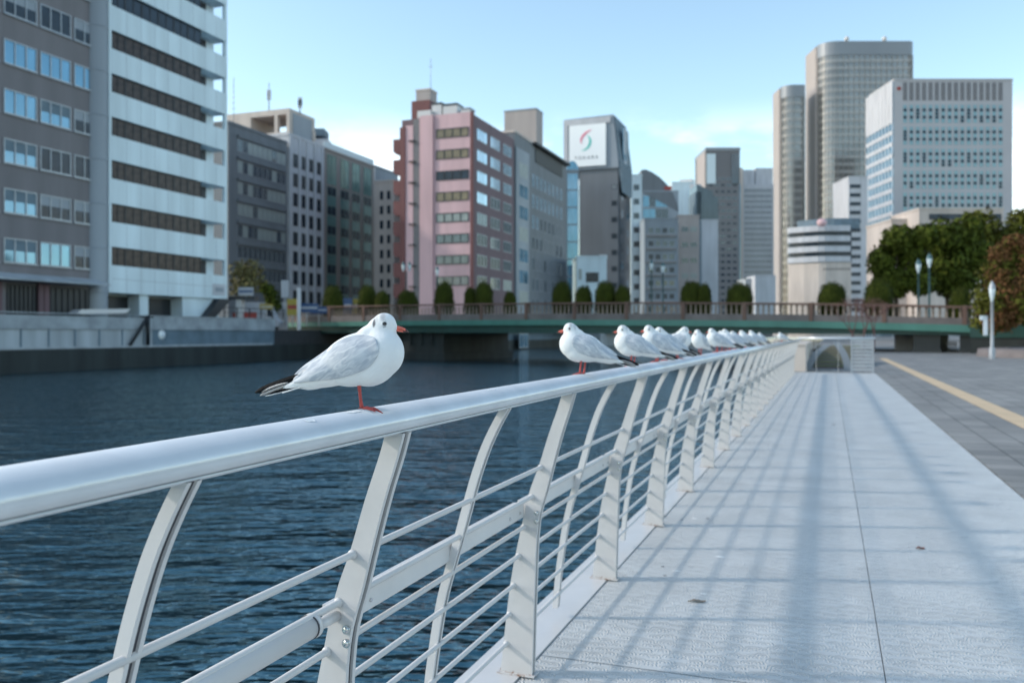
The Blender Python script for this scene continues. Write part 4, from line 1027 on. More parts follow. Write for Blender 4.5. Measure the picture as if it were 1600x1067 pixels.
def swirl(pts, ws, m_):
    pts = [((x-420)*sc+cx, (440-y)*sc+cz) for x, y in pts]; b = MB(); A = []; B = []
    for k, (x, z) in enumerate(pts):
        x2, z2 = pts[min(k+1, len(pts)-1)]; x1_, z1_ = pts[max(k-1, 0)]; dx, dz_ = x2-x1_, z2-z1_; l_ = math.hypot(dx, dz_); nx, nz2 = -dz_/l_, dx/l_
        ww = ws*sc*math.sin(math.pi*(k+.3)/(len(pts)-.4)); A.append((x+nx*ww, z+nz2*ww)); B.append((x-nx*ww, z-nz2*ww))
    strip_solid(b, A, B, -.06, -.005); b.build('emblem', m_, bb)
swirl([(540, 232), (470, 250), (410, 285), (350, 340), (315, 400), (305, 460), (325, 510)], 26, 'swirl_red')
swirl([(440, 335), (490, 390), (510, 450), (500, 520), (460, 590), (400, 635), (320, 650)], 26, 'swirl_teal')
fc = bpy.data.curves.new('lettering', 'FONT'); fc.body = 'TOKARA'; fc.size = 95*sc; fc.extrude = .02; fc.align_x = 'CENTER'; fc.space_character = 1.55
ft = bpy.data.objects.new('tmp', fc); C.objects.link(ft)
dg = bpy.context.evaluated_depsgraph_get(); dg.update(); tme = bpy.data.meshes.new_from_object(ft.evaluated_get(dg)); bpy.data.objects.remove(ft)
tme.materials.clear(); tme.materials.append(M['lettering']); lo_ = link('lettering', tme, bb, (cx, -.03, (bz1-bz0)*.17)); lo_.rotation_euler = (R(90), 0, 0)
# --- mid distance cluster
r, w, Ht = fb_('office_building', 'narrow white block with small dark windows right of the billboard tower', 986, 1003, 275, 235, 'whitepanel')
grid(r, 'S', 0, .6, w-.6, 3, Ht-1, 1, 10, 1, .5, wset(1.5, 1.5, 2, 'frame_dark', ('glass_mid',)))
r, w, Ht = fb_('office_building', 'grey building with a drooping curved roof and blue glass curtain wall', 1002, 1060, 300, 262, 'bluegrey')
arc = [(0, Ht), (0, Ht+6.6), (w*.12, Ht+6.8), (w*.3, Ht+5.9), (w*.5, Ht+4.4), (w*.7, Ht+2.2), (w*.88, Ht-1), (w, Ht-5), (w, Ht-6)]
b = MB(); b.prism(arc, 'y', -.1, 12); b.build('curved_roof', 'greyfacade', r)
grid(r, 'S', 0, .5, w*.72, 10, Ht-1, 4, 8, 1, .8, wset(w*.165, (Ht-11)/8*.85, 2, 'frame', ('glass_blue', 'glass_mid')))
b = MB(); b.box(w*.62, w*.82, -.25, -.12, Ht+.6, Ht+1.6); b.build('roof_sign', 'signred', r)
r, w, Ht = fb_('office_building', 'white stepped block behind the curved roof building', 1050, 1085, 286, 300, 'whitepanel')
roofbox('white plant room on the stepped block roof', 1062, 1082, 280, 287, 301, 'white')
r, w, Ht = fb_('apartment_building', 'grey flats with many small balconies behind the bridge bushes', 1007, 1060, 343, 225, 'bluegrey', 8)
grid(r, 'S', 0, .8, w-.8, 1, Ht-1, 4, 8, 1, .5, wset(1.3, 1.4, 2, 'frame', ('glass_dark', 'glass_mid')))
b = MB()
for k in range(8): b.box(.5, w-.5, -.8, -.01, 1.0+(Ht-2)*k/8, 1.25+(Ht-2)*k/8)
b.build('balcony', 'beige', r)
r, w, Ht = fb_('apartment_building', 'beige block with paired windows right of the grey flats', 1061, 1093, 338, 235, 'beige', 10)
grid(r, 'S', 0, .4, w-.4, 1, Ht-1, 2, 7, 1, .5, wset(1.8, 1.3, 2, 'frame', ('glass_mid', 'blind')))
r, w, Ht = fb_('office_building', 'pale building with glass upper floors and sloping shoulder before the dark tower', 1096, 1122, 345, 270, 'offwhite', 12)
b = MB(); b.prism([(-1.5, Ht+.4), (w, Ht+.4), (w, Ht+6.5), (w*.5, Ht+9.5), (-1.5, Ht+11.5)], 'y', 0, 11); b.build('glass_top', 'glass_mid', r)
b = MB(); b.box(-1.9, -.02, 0, 10, 0, Ht+9); b.build('dark_edge', 'slate', r)
roofbox('white plant boxes rising between the stepped block and the glass shoulder', 1078, 1094, 288, 330, 290, 'offwhite')
# towers beyond
def tower(name, label, px0, px1, pyt, d, wallm, sidepx=None, sidem=None, nc=10, nr=20, glass=('glass_dark',), wf=.6, hf=.55, topm=0, z0=GL, marg=(.06, .06), deep=25, frame='towergrey', cat='building', nx=1):
    a = P(px0, 0, d); r = thing(name, label, cat, (a.x, a.y, z0), TH); w = (px1-px0)/F*d; Ht = H+(HY-pyt)/F*d-z0
    b = MB(); b.box(0, w, 0, deep, 0, Ht); b.build('wall', wallm, r)
    if sidepx is not None:
        # left flank seen as it recedes: far edge at column sidepx
        d2 = d*(800-px0)/(800-sidepx); sd = d2-d
        b = MB(); b.box(-.4, 0, .2, sd, 0, Ht-.01); b.build('flank', sidem, r)
    cw, ch = w*(1-marg[0]-marg[1])/max(nc, 1), (Ht-topm-3)/max(nr, 1)
    if nc*nr: grid(r, 'S', 0, w*marg[0], w*(1-marg[1]), 2, Ht-topm, nc, nr, 1, hf, wset(cw*wf, ch*hf, nx, frame, glass, fw=cw*.05))
    return r, w, Ht, cw
r, w, Ht, _ = tower('tower_block', 'dark grid-faced tower with glass corners left of the cream-edged tower', 1103, 1156, 236, 420, 'louvre', 1090, 'beige', 5, 24, ('glass_mid', 'glass_dark'), .8, .45, 12)
b = MB(); b.box(w*.02, w*.28, -.4, -.1, Ht-16, Ht-1.5); b.build('corner_glass', 'lampglass', r); b = MB(); b.box(w*.75, w*.97, -.4, -.1, Ht-16, Ht-1.5); b.build('corner_glass', 'glass_mid', r)  # left pane coloured pale to stand for a bright reflection
b = MB(); b.box(-.2, w+.2, -.3, 25, Ht, Ht+1.6); b.build('parapet', 'towergrey', r)
r, w, Ht, _ = tower('tower_block', 'grey grid tower with a bright cream edge left of the tall round-cornered towers', 1160, 1209, 288, 460, 'offwhite', None, None, 14, 26, ('glass_mid',), .55, .7, 2)
b = MB(); b.box(-w*.48, -.0, -1, 18, 0, Ht+8.5); b.build('cream_wing', 'cream', r)
b = MB(); b.box(-w*.18, -w*.08, -1.2, -1.0, 0, Ht); b.build('glass_strip', 'glass_blue', r)
b = MB(); b.box(-w*.1, w*.42, 2, 18, Ht, Ht+8); b.box(w*.45, w+.0, 2, 18, Ht, Ht+9); b.build('roof_plant', 'offwhite', r)
r, w, Ht = fb_('low_building', 'pale low annex at the foot of the grey grid tower', 1165, 1209, 437, 330, 'concrete_pale')
r, w, Ht = fb_('low_building', 'pale podium block between the bridge bushes and the grid tower', 1180, 1212, 432, 325, 'offwhite')
# round cornered towers
def round_tower(label, px0, px1, pyt, d, left_px, rc_px, z0, nfl, floor_mats, crown):
    """stone flank at the left, rounded glass corner, long glass front; picture aligned"""
    a = P(px0, 0, d); r = thing('tower_block', label, 'tower', (a.x, a.y, z0), TH); w = (px1-px0)/F*d; Ht = H+(HY-pyt)/F*d-z0
    rc = (rc_px-px0)/F*d; dd = d*((px0-800)/(left_px-800)-1)
    pts = [(0, dd-1)]
    for k in range(9):
        q = R(180+90*k/8); pts.append((rc+rc*math.cos(q), rc+rc*math.sin(q)))
    rr = rc*.35
    for k in range(7):
        q = R(270+90*k/6); pts.append((w-rr+rr*math.cos(q), rr+rr*math.sin(q)))
    pts.append((w, dd-1))
    b = MB(); b.prism(pts, 'z', 0, Ht); b.build('core', 'towerglass', r)
    def off(pts, o):
        cx_ = w/2; out = []
        for k, (x, y) in enumerate(pts):
            p0 = pts[max(k-1, 0)]; p1 = pts[min(k+1, len(pts)-1)]; dx, dy = p1[0]-p0[0], p1[1]-p0[1]; l_ = math.hypot(dx, dy); out.append((x-(-dy/l_)*o*1.0, y-(dx/l_)*o))
        return out
    po = off(pts, .35)
    fh = (Ht-crown)/nfl
    for k in range(nfl):
        b = MB(); b.prism(po, 'z', k*fh, k*fh+fh*.42); b.build('floor_band', floor_mats, r)
    b = MB(); b.prism(off(pts, .5), 'z', Ht-crown, Ht+.4); b.build('crown', 'towergrey', r)
    # fins
    b = MB(); pf = off(pts, .55)
    tot = 0
    for k in range(1, len(pf)-2):
        x0_, y0_ = pf[k]; x1_, y1_ = pf[k+1]; l_ = math.hypot(x1_-x0_, y1_-y0_); n_ = max(1, int(l_/3.2))
        for j in range(n_):
            x = x0_+(x1_-x0_)*j/n_; y = y0_+(y1_-y0_)*j/n_; b.box(x-.12, x+.12, y-.12, y+.35, 0, Ht-crown)
    o = b.build('fin', 'towerband', r); o['kind'] = 'stuff'
    b = MB(); b.prism([(-1.4, dd), (-1.4, rc*.9), (.3, rc*.8), (.3, dd)], 'z', 0, Ht-.5); b.build('stone_flank', 'towerstone', r)
    return r, w, Ht
r, w, Ht = round_tower('tallest tower, warm stone flank and rounded glass corner, pale bands wrapping its floors', 1285, 1428, 66, 540, 1262, 1309, 0, 38, 'towerband', 8)
for px in (1323, 1382):
    p = P(px, 64, 560); b = MB(); b.sphere((0, 0, 1.2), 1.6, 12, 8); b.lathe([(.5, -2.5), (.5, 0.2)], 0, 0, 8)
    tag(b.build('radome', 'white', None, p), 'white radome ball on the tallest tower roof, %s one' % ('left' if px < 1350 else 'right'), 'radome', 'radomes on the tallest tower')
r, w, Ht = round_tower('slimmer round-cornered stone and glass tower left of the tallest tower', 1225, 1258, 134, 545, 1211, 1241, 0, 30, 'towerband', 7)
b = MB(); b.lathe([(0.5, 0), (0.5, 1)], 0, 0, 6)
# white office tower
r, w, Ht, cw = tower('tower_block', 'white stone office tower with a louvred crown and paired blue windows, right of the tallest', 1397, 1582, 126, 430, 'officewhite', None, None, 0, 0, z0=0)
M['teal_panel'] = mat('teal_panel', (.22, .34, .38), .3, .3, .1, .1)
cw = w*.86/16; gh = 34.3/F*430; wv = []
for seq in ((0, 1, 0, 1, 0), (0, 1, 0, 1, 0), (0, 1, 0, 1, 0), (0, 1, 1, 1, 0), (0, 1, 0, 1, 0), (1, 1, 0, 1, 0)):
    b = MB(); b.box(-cw*.29, cw*.29, -.12, .02, 0, gh*.82)
    for q, on in enumerate(seq):
        if on: b.box(-cw*.26, cw*.26, -.16, -.121, gh*.82*(q/5)+.25, gh*.82*((q+1)/5)-.05, 1)
    wv.append(b.mesh('window', ['teal_panel', 'glass_dark']))
grid(r, 'S', 0, w*.065, w*.925, Ht-11.2-9*gh, Ht-11.2, 16, 9, 1, .82, wv)
b = MB(); w2 = (1397-1355)/F*430
for k in range(16):
    x = w*.065+(w*.86)*(k+.5)/16; b.box(x-cw*.3, x-cw*.05, -.15, 0.1, Ht-10, Ht-1); b.box(x+cw*.05, x+cw*.3, -.15, .1, Ht-10, Ht-1)
o = b.build('louvre', 'louvre', r); o['kind'] = 'stuff'
b = MB(); b.box(-.25, w+.2, -.3, 30, Ht, Ht+.8); b.build('parapet', 'officewhite', r)
sd = 430*(1397-800)/(1355-800)-430; b = MB()
for k in range(18): b.box(-.6, 0.0, .5, sd, 3+k*(Ht-24)/18, 3+(k+.35)*(Ht-24)/18)
b.box(-.6, 0, .5, sd, Ht-21, Ht-.2); b.build('flank_band', 'offwhite', r)
b = MB(); b.box(-.3, -.02, .3, sd, 0, Ht-.5); b.build('flank_glass', 'glass_blue', r)
b = MB()
for k in range(9): y = .5+(sd-.5)*k/8; b.box(-.85, -.55, y-.25, y+.25, 0, Ht-.2)
b.build('flank_fin', 'offwhite', r)
b = MB(); b.box(w*.03, w*.05, -.4, -.1, Ht-5, Ht-3.2); b.box(w*.022, w*.058, -.4, -.12, Ht-4.5, Ht-3.8); b.build('logo', 'signred', r)
# striped white building
r, w, Ht = fb_('office_building', 'white block with thin black window stripes left of the white office tower', 1326, 1356, 277, 400, 'offwhite', 20)
b = MB()
nb = 17
for k in range(nb):
    b = MB(); z = 2+k*(Ht-3)/nb; b.box(.6, w*.62, -.15, .05, z, z+(Ht-3)/nb*.42); b.build('window_band', 'glass_dark', r)
# department store with rounded corner
p = P(1243, 0, 340)
r = thing('department_store', 'cream and white store with curved banded upper floors below the tallest tower', 'building', (p.x, p.y, 0), TH)
w = (1330-1243)/F*340; zc = H+(HY-410)/F*340; ztp = H+(HY-355)/F*340; k1 = (1280-1243)/F*340
fpr = [(0, 9), (0, 8), (k1*.5, 3.8), (k1, .7), (k1+2.5, 0), (w, 0), (w, 16)]
b = MB(); b.prism(fpr, 'z', 0, zc); b.build('wall', 'cream', r)
b = MB(); b.prism([(x+.5, y+.8) for x, y in fpr], 'z', zc, ztp); b.build('glass_core', 'glass_dark', r)
for k in range(4):
    b = MB(); z = zc+.2+k*(ztp-zc-1)/3.2; b.prism([(x-.4, y-.4) for x, y in fpr], 'z', z, z+(ztp-zc)/6.2); b.build('floor_band', 'offwhite', r)
b = MB(); b.prism([(x+5, y+4) for x, y in fpr], 'z', ztp, ztp+4); b.build('roof_screen', 'slate', r)
b = MB()
for k in range(9): b.box(w*.5+k*1.2, w*.5+k*1.2+.8, -.1, -.01, zc-3, zc-2.2)
b.build('name_letters', 'mullion', r)
p = P(1284, 352, 335); b = MB(); b.sphere((0, 0, 1), 1.6, 12, 8, sc=(1.2, 1, 1)); tag(b.build('roof_canopy', 'pink', None, p), 'small pink canopy on the roof of the curved store', 'canopy')
# beige elevated building behind trees
r, w, Ht = fb_('low_building', 'long white roofed building rising behind the big trees at right', 1393, 1440, 345, 170, 'cream')
r, w, Ht = fb_('low_building', 'beige flat roofed hall with a dark clerestory behind the big trees', 1436, 1568, 328, 165, 'cream')
b = MB(); b.box(w*.12, w*.97, -.2, -.01, Ht-1.9, Ht-.8); b.build('clerestory', 'glass_dark', r)
# ================================================================ BRIDGE
A = P(418, 0, 105); Bq = P(1560, 0, 61)
A = Vector((A.x, A.y, 0)); Bq = Vector((Bq.x, Bq.y, 0)); bd = (Bq-A); BL = bd.length; bang = math.atan2(bd.y, bd.x); bu = bd.normalized(); bn = Vector((-bu.y, bu.x, 0))
prf = [(418, 504.5, 481), (520, 503, 478.5), (640, 501, 476), (760, 500, 474), (860, 499.5, 473), (1060, 500, 472), (1190, 501, 473), (1270, 502, 473.5), (1400, 505, 475.5), (1500, 507.5, 478), (1560, 509, 480)]
def brs(s):
    """girder-top and rail-top heights at distance s along the bridge"""
    p = A+bu*s; lat = p.x*ct+p.y*st; d = dep(p.x, p.y); px = 800+F*lat/d
    for (a, g0, r0), (c, g1_, r1_) in zip(prf, prf[1:]):
        if px <= c or c == 1560:
            t = (px-a)/(c-a); g = g0+(g1_-g0)*t; rr = r0+(r1_-r0)*t; break
    return H+(HY-g)/F*d, H+(HY-rr)/F*d
br = thing('bridge', 'low green girder bridge with a brown balustrade spanning the river', 'bridge', A, bang)
NS = 40
def bstrip(name, m_, v0, v1, f0, f1, extra_=0):
    b = MB(); st_ = []
    for k in range(NS+1):
        s = -extra_+(BL+2*extra_)*k/NS; g, rr = brs(min(max(s, 0), BL)); st_.append((s, f0(g, rr), f1(g, rr)))
    i = 0
    for s, z0, z1 in st_: b.v += [(s, v0, z0), (s, v0, z1), (s, v1, z1), (s, v1, z0)]
    for k in range(NS):
        q = 4*k
        for f in ((0, 4, 5, 1), (1, 5, 6, 2), (2, 6, 7, 3), (3, 7, 4, 0)): b.f.append(tuple(q+j for j in f)); b.m.append(0); b.sm.append(False)
    b.f.append((0, 1, 2, 3)); b.m.append(0); b.sm.append(False); q = 4*NS; b.f.append((q+3, q+2, q+1, q)); b.m.append(0); b.sm.append(False)
    return b.build(name, m_, br)
gd = lambda g: .78+.5*min(1, max(0, (g-2.1)/.6))
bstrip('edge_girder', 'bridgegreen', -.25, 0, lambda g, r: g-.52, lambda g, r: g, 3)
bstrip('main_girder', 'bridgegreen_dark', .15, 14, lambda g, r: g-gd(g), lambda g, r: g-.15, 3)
bstrip('deck', 'asphalt', .02, 15, lambda g, r: g-.14, lambda g, r: g+.05, 3)
bstrip('base_course', 'bridgestone', -.15, .35, lambda g, r: g+.004, lambda g, r: g+(r-g)*.36)
bstrip('balustrade_rail', 'balustrade', -.2, .4, lambda g, r: r-.16, lambda g, r: r)
bstrip('back_parapet', 'bridgestone', 14.4, 14.9, lambda g, r: g+.05, lambda g, r: g+.6)
bal = MB(); bal.lathe([(.11, 0), (.11, .06), (.06, .1), (.10, .3), (.06, .55), (.10, .62), (.10, .75)], 0, 0, 8); bal = bal.mesh('baluster', 'baluster')
tf = []; s = .6
while s < BL-.5:
    g, rr = brs(s)
    if int(s/4.2) != int((s-.45)/4.2): pass
    tf.append(((s, .1, g+(rr-g)*.36), 0, 0)); s += .45
many(br, 'baluster', [bal], tf, limit=100)
s = 0.0
while s < BL:
    g, rr = brs(s); b = MB(); b.box(s-.15, s+.15, -.24, .44, g+.006, rr+.04); b.build('pedestal', 'balustrade', br); s += 5.4
# piers
for (px, wd, d) in ((640, 7.5, 92), (475, 3, 103)):
    p = P(px, 0, d); q = (Vector((p.x, p.y, 0))-A); s = q.dot(bu); g, rr = brs(s)
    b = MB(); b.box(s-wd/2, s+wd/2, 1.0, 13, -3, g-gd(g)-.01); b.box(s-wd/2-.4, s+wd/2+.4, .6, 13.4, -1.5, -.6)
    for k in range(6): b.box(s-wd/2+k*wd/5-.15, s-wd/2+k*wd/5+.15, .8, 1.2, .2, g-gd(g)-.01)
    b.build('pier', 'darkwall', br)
def bs(px):
    # distance along bridge for a picture column
    t = (px-800)/F; best = min((abs((A+bu*(BL*k/2000)).dot(Vector((ct, st, 0)))/dep((A+bu*(BL*k/2000)).x, (A+bu*(BL*k/2000)).y)-t), BL*k/2000) for k in range(2001)); return best[1]
for a, c in ((1424, 1466), (1497, 1522)):
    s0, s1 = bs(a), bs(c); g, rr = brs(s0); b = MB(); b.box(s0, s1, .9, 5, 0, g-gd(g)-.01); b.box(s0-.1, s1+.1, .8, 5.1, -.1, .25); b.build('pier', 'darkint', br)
# right abutment + embankment walls
s0 = bs(1520)
ab = thing('retaining_wall', 'dark green panelled retaining wall at the right end of the bridge', 'wall', A+bu*s0, bang)
b = MB(); b.box(0, 45, -1.5, -.6, 0, 1.1); b.build('lower_wall', 'darkwall', ab)
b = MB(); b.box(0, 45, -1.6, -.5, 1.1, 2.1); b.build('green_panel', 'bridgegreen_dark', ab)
b = MB(); b.box(1, 60, 0, 60, -.1, 2.2); o = b.build('embankment', 'grass', None, A+bu*s0, bang); tag(o, 'raised ground behind the retaining wall', kind='structure')
pl = P(1640, 560, 48)
b = MB(); b.lathe([(7.5, 0), (7.4, .45), (7.1, .5), (6.9, .4), (3, .6), (0.0, .7)], 0, 0, 40); tag(b.build('planter_edge', 'bridgestone', None, (pl.x+4.5, pl.y+4, 0)), 'low curved stone planter edge at the right side of the square', 'planter')
# bright things seen under the bridge
p = P(1400, 0, 70)
b = MB(); b.box(0, 2.6, 0, .3, 0, 1.9); tag(b.build('hoarding', 'offwhite', None, (p.x, p.y, 0), TH), 'pale hoarding standing under the bridge left of the dark pier', 'hoarding')
wf = thing('white_fence', 'low white picket fence under the bridge between the dark piers', 'fence', P(1468, 0, 66)*1, TH); wf.location.z = 0
for k in range(7): b = MB(); b.box(k*.2, k*.2+.08, 0, .04, 0, .8); b.build('picket', 'white', wf)
b = MB(); b.box(-.05, 1.4, -.03, -.005, .55, .62); b.build('picket_rail', 'white', wf)
b = MB(); b.box(0, .25, -.3, -.25, 0, 1.2); b.box(-.22, .25, -.3, -.25, .95, 1.22)
p = P(1533, 524, 54); tag(b.build('sign', 'billboard', None, (p.x, p.y, p.z), TH), 'small white upright sign against the dark green wall', 'sign')
# far bank wall beyond bridge is the same quay (drawn to y=200); far quay
b = MB(); b.box(-56, -51, 200, 700, -3, 2.4); tag(b.build('quay_wall', 'concrete'), 'distant concrete quay wall seen beneath the bridge', 'wall')
# ================================================================ VEGETATION
def leafcloud(mb, lobes, n, size, mi=0, flat=.75):
    for _ in range(n):
        c, r = random.choices(lobes, [l[1][0]*l[1][1]*l[1][2] for l in lobes])[0]
        while True:
            v = Vector((random.gauss(0, 1), random.gauss(0, 1), random.gauss(0, 1))).normalized()
            break
        rad = (random.random()**.35)*(1+.22*noise.noise(v*2.3+Vector(c)*.37))*(.92+.16*random.random())
        p = Vector((c[0]+v.x*r[0]*rad, c[1]+v.y*r[1]*rad, c[2]+v.z*r[2]*rad))
        nrm = (v+Vector((random.gauss(0, .5), random.gauss(0, .5), random.gauss(0, .5)+.3))).normalized()
        a = nrm.orthogonal().normalized(); a = (Matrix.Rotation(random.random()*6.28, 3, nrm) @ a); bq = nrm.cross(a)
        s_ = size*(.6+.8*random.random())
        mb.face([p-a*s_, p-bq*s_*.45, p+a*s_, p+bq*s_*.45], mi)
    return mb
def tree(name, label, px, d, z0, lobes, n, size, m_, group=None, trunk_h=None, cat='tree', tr=.22):
    """lobes in picture pixels: (px,py,rx,ry)"""
    p = P(px, 0, d); r = thing(name, label, cat, (p.x, p.y, z0), TH, group); s = d/F
    L3 = [(((a-px)*s, random.uniform(-.5, .5)*rx*s, H+(HY-py)*s-z0), (rx*s, rx*s*.9, ry*s)) for a, py, rx, ry in lobes]
    b = MB(); leafcloud(b, L3, n, size, 0); b.build('crown', m_, r)
    b = MB(); lowest = min(c[2]-q[2] for c, q in L3); th_ = max(1.0, lowest+1.2)
    b.tube([(0, 0, -.1), (.05, .02, th_*.5), (-.05, 0, th_)], [tr*1.25, tr, tr*.8], 8)
    for c, q in L3: b.tube([(-.05, 0, th_*.9), ((c[0]-.05)*.5, c[1]*.5, (th_+c[2])*.5), c], [tr*.55, tr*.35, tr*.12], 6)
    b.build('trunk', 'bark', r); return r
# big evergreens at right
tree('evergreen_tree', 'big dark evergreen with gaps in its crown, leftmost of the right bank trees', 1400, 84, 2.2, [(1375, 410, 22, 28), (1400, 375, 26, 24), (1425, 400, 26, 32), (1395, 440, 30, 24), (1432, 440, 22, 24), (1440, 370, 24, 20)], 7000, .30, 'leaf', 'evergreen trees on the right bank')
tree('evergreen_tree', 'tall rounded evergreen behind the two street lamps at right', 1480, 88, 2.2, [(1465, 375, 30, 32), (1500, 385, 36, 40), (1475, 420, 34, 36), (1520, 355, 26, 24), (1525, 400, 34, 36), (1495, 445, 34, 24), (1455, 430, 20, 30)], 9000, .30, 'leaf', 'evergreen trees on the right bank')
tree('evergreen_tree', 'evergreen with the highest crown of the right bank trees', 1560, 96, 2.2, [(1530, 360, 28, 32), (1560, 385, 32, 32), (1590, 375, 30, 30), (1600, 345, 20, 24), (1570, 425, 40, 30), (1520, 345, 18, 14)], 7000, .32, 'leaf2', 'evergreen trees on the right bank')
tree('autumn_tree', 'rust and olive shrubby tree with orange top at the right edge', 1575, 56, 1.8, [(1570, 430, 34, 30), (1595, 400, 34, 30), (1545, 470, 30, 32), (1590, 470, 44, 38), (1560, 500, 34, 22)], 7000, .17, 'leaf2', None, tr=.16)
pr = P(1575, 0, 55); rt_ = [o for o in C.objects if o.name.startswith('autumn_tree')][0]
s_ = 56/F; b = MB(); leafcloud(b, [(((a-1575)*s_, -.5, H+(HY-py)*s_-1.8), (rx*s_, rx*s_*.6, ry*s_)) for a, py, rx, ry in ((1555, 398, 20, 18), (1580, 380, 24, 16), (1600, 400, 20, 40), (1545, 430, 16, 22), (1595, 440, 20, 22), (1570, 460, 40, 40), (1560, 495, 36, 24))], 4200, .13); b.build('rust_foliage', 'leaf_red', rt_)
tree('willow_tree', 'yellowing bare-ish tree in front of the grey ribbon-window block', 385, 100, GL, [(375, 425, 16, 20), (392, 420, 18, 16), (385, 445, 22, 18), (372, 455, 14, 14), (405, 440, 12, 14)], 1500, .22, 'leaf_yel', tr=.14)
tree('street_tree', 'dark green street tree beside the white van on the far bank', 425, 98, GL, [(425, 465, 13, 13), (418, 452, 12, 10), (432, 478, 10, 9)], 1300, .18, 'leaf', tr=.1)
# bare reddish tree in front of the bridge
p = P(1350, 0, 50); bt = thing('bare_tree', 'leafless reddish twiggy tree in front of the bridge, right of centre', 'tree', (p.x, p.y, 0), TH)
b = MB(); random.seed(3)
def twig(p, d, l, r, n):
    q = p+d*l; b.tube([p, (p+q)/2+Vector((random.uniform(-.05, .05), 0, random.uniform(-.03, .03))), q], [r, r*.8, r*.6], 5, caps=False)
    if n:
        for _ in range(3): twig(q, (d+Vector((random.uniform(-.75, .75), random.uniform(-.75, .75), random.uniform(-.15, .45)))).normalized(), l*.66, r*.55, n-1)
for q_ in (-.55, 0, .5): twig(Vector((q_, 0, 0)), Vector((q_*.15, 0, 1)).normalized(), 1.35, .06, 5)
M['twig'] = mat('red_twig', (.13, .06, .055), .8); b.build('trunk', 'twig', bt); random.seed(11)
# topiary bushes on the bridge
def bush_mesh(seed, n=3600):
    random.seed(seed); b = MB(); seg, rg = 22, 12; i0 = 0
    def rad(v):
        hh = math.hypot(v.x, v.y); sq = 1.0
        if hh > 1e-4:
            q = max(hh, abs(v.z)); m_ = ((hh/q)**3+(abs(v.z)/q)**3)**(-1/3)/q; sq = m_ if v.z > 0 else min(m_, 1.0)
        return .96*sq*(1+.10*noise.noise(v*2.6+Vector((seed, 0, 0)))+.04*noise.noise(v*7+Vector((seed, 3, 0))))
    for k in range(rg+1):
        a = -.62+(math.pi/2+.62)*k/rg
        for j in range(seg):
            w = 2*math.pi*j/seg; v = Vector((math.cos(a)*math.cos(w), math.cos(a)*math.sin(w), math.sin(a))); b.v.append(tuple(v*.93*rad(v)+Vector((0, 0, .58))))
    for k in range(rg):
        for j in range(seg): q = (j+1) % seg; b.f.append((k*seg+j, k*seg+q, (k+1)*seg+q, (k+1)*seg+j)); b.m.append(0); b.sm.append(True)
    for _ in range(n):
        v = Vector((random.gauss(0, 1), random.gauss(0, 1), random.gauss(0, 1))).normalized()
        if v.z < -.58: continue
        p = v*rad(v)*(.90+.17*random.random()**1.5)+Vector((0, 0, .58)); nr = (v+Vector((random.gauss(0, .5), random.gauss(0, .5), random.gauss(0, .5)))).normalized(); a = nr.orthogonal().normalized(); q = nr.cross(a); s_ = .055
        b.face([p-a*s_, p-q*s_*.6, p+a*s_, p+q*s_*.6], 0)
    return b.mesh('bush', 'bush')
bms = [bush_mesh(s) for s in (1, 2, 3)]
bl = [(520, 34, 447, 'round clipped bush at the left end of the bridge, beyond the signs'), (574, 32, 446, 'tall clipped bush above the foreground gull, left of its smaller twin'), (597, 26, 455, 'lower clipped bush touching the right side of the tall one above the gull'),
      (637, 36, 454, 'low domed bush behind the left street lamp'), (694, 34, 441, 'tall egg-shaped bush before the pink building'), (735, 22, 449, 'small bush joined to the left of a bigger one, below the maroon wall'),
      (756, 32, 441, 'bigger bush of the joined pair below the maroon wall'), (797, 22, 456, 'smallest bush on the bridge, below the pale glass strip'), (878, 34, 441, 'round bush at the foot of the grey slit-window block'),
      (912, 30, 447, 'bush directly below the low white building'), (946, 36, 440, 'big bush before the billboard tower, left of its smaller neighbour'), (973, 28, 447, 'small bush right of the big one before the billboard tower'),
      (1081, 38, 440, 'big bush of the joined pair below the beige block'), (1100, 26, 444, 'smaller bush leaning on the right of the big one below the beige block'), (1156, 44, 443, 'wide bush alone in front of the grey grid tower'),
      (1300, 46, 442, 'wide bush in front of the cream store'), (1373, 48, 437, 'wide bush below the leftmost evergreen'), (1500, 34, 450, 'half hidden bush at the right end of the bridge, beside the autumn tree')]
for i, (px, wpx, pyt, lb) in enumerate(bl):
    s = bs(px); g, rr = brs(s); base = A+bu*s+bn*2.0; d = dep(base.x, base.y); sc_ = wpx/2/F*d*.95; zb_ = g+.3; htt = H+(HY-pyt)/F*d-zb_
    o = link('bush', bms[i % 3], None, (base.x, base.y, zb_)); o.location.x = P(px, 0, d).x; o.location.y = P(px, 0, d).y
    o.scale = (sc_, sc_, htt/1.58); o.rotation_euler = (0, 0, i*1.3); tag(o, lb, 'bush', 'clipped bushes along the bridge')
# ================================================================ STREET FURNITURE
def lamp(px, pyt, d, z0, label, big=True, m_='lampgreen', two=False, grp='street lamps'):
    p = P(px, pyt, d); r = thing('street_lamp', label, 'street lamp', (p.x, p.y, z0), TH, grp); h = p.z-z0; ls = .5 if m_ == 'galv' else .62
    b = MB(); b.lathe([(.16, 0), (.16, .5), (.09, .7), (.075, h-1.0), (.12, h-.95)], 0, 0, 10); b.build('pole', m_, r)
    b = MB(); 
    for cx_ in ((-.35, .35) if two else (0,)): b.lathe([(.10*ls, h-.95), (.26*ls, h-.6), (.32*ls, h-.25), (.24*ls, h-.1), (.02, h)], cx_, 0, 12)
    b.build('lantern', 'lampglass', r)
    b = MB()
    for cx_ in ((-.35, .35) if two else (0,)): b.lathe([(.34*ls, h-.27), (.26*ls, h-.06), (.05, h+.12), (.0, h+.2)], cx_, 0, 12)
    b.build('lamp_cap', m_, r)
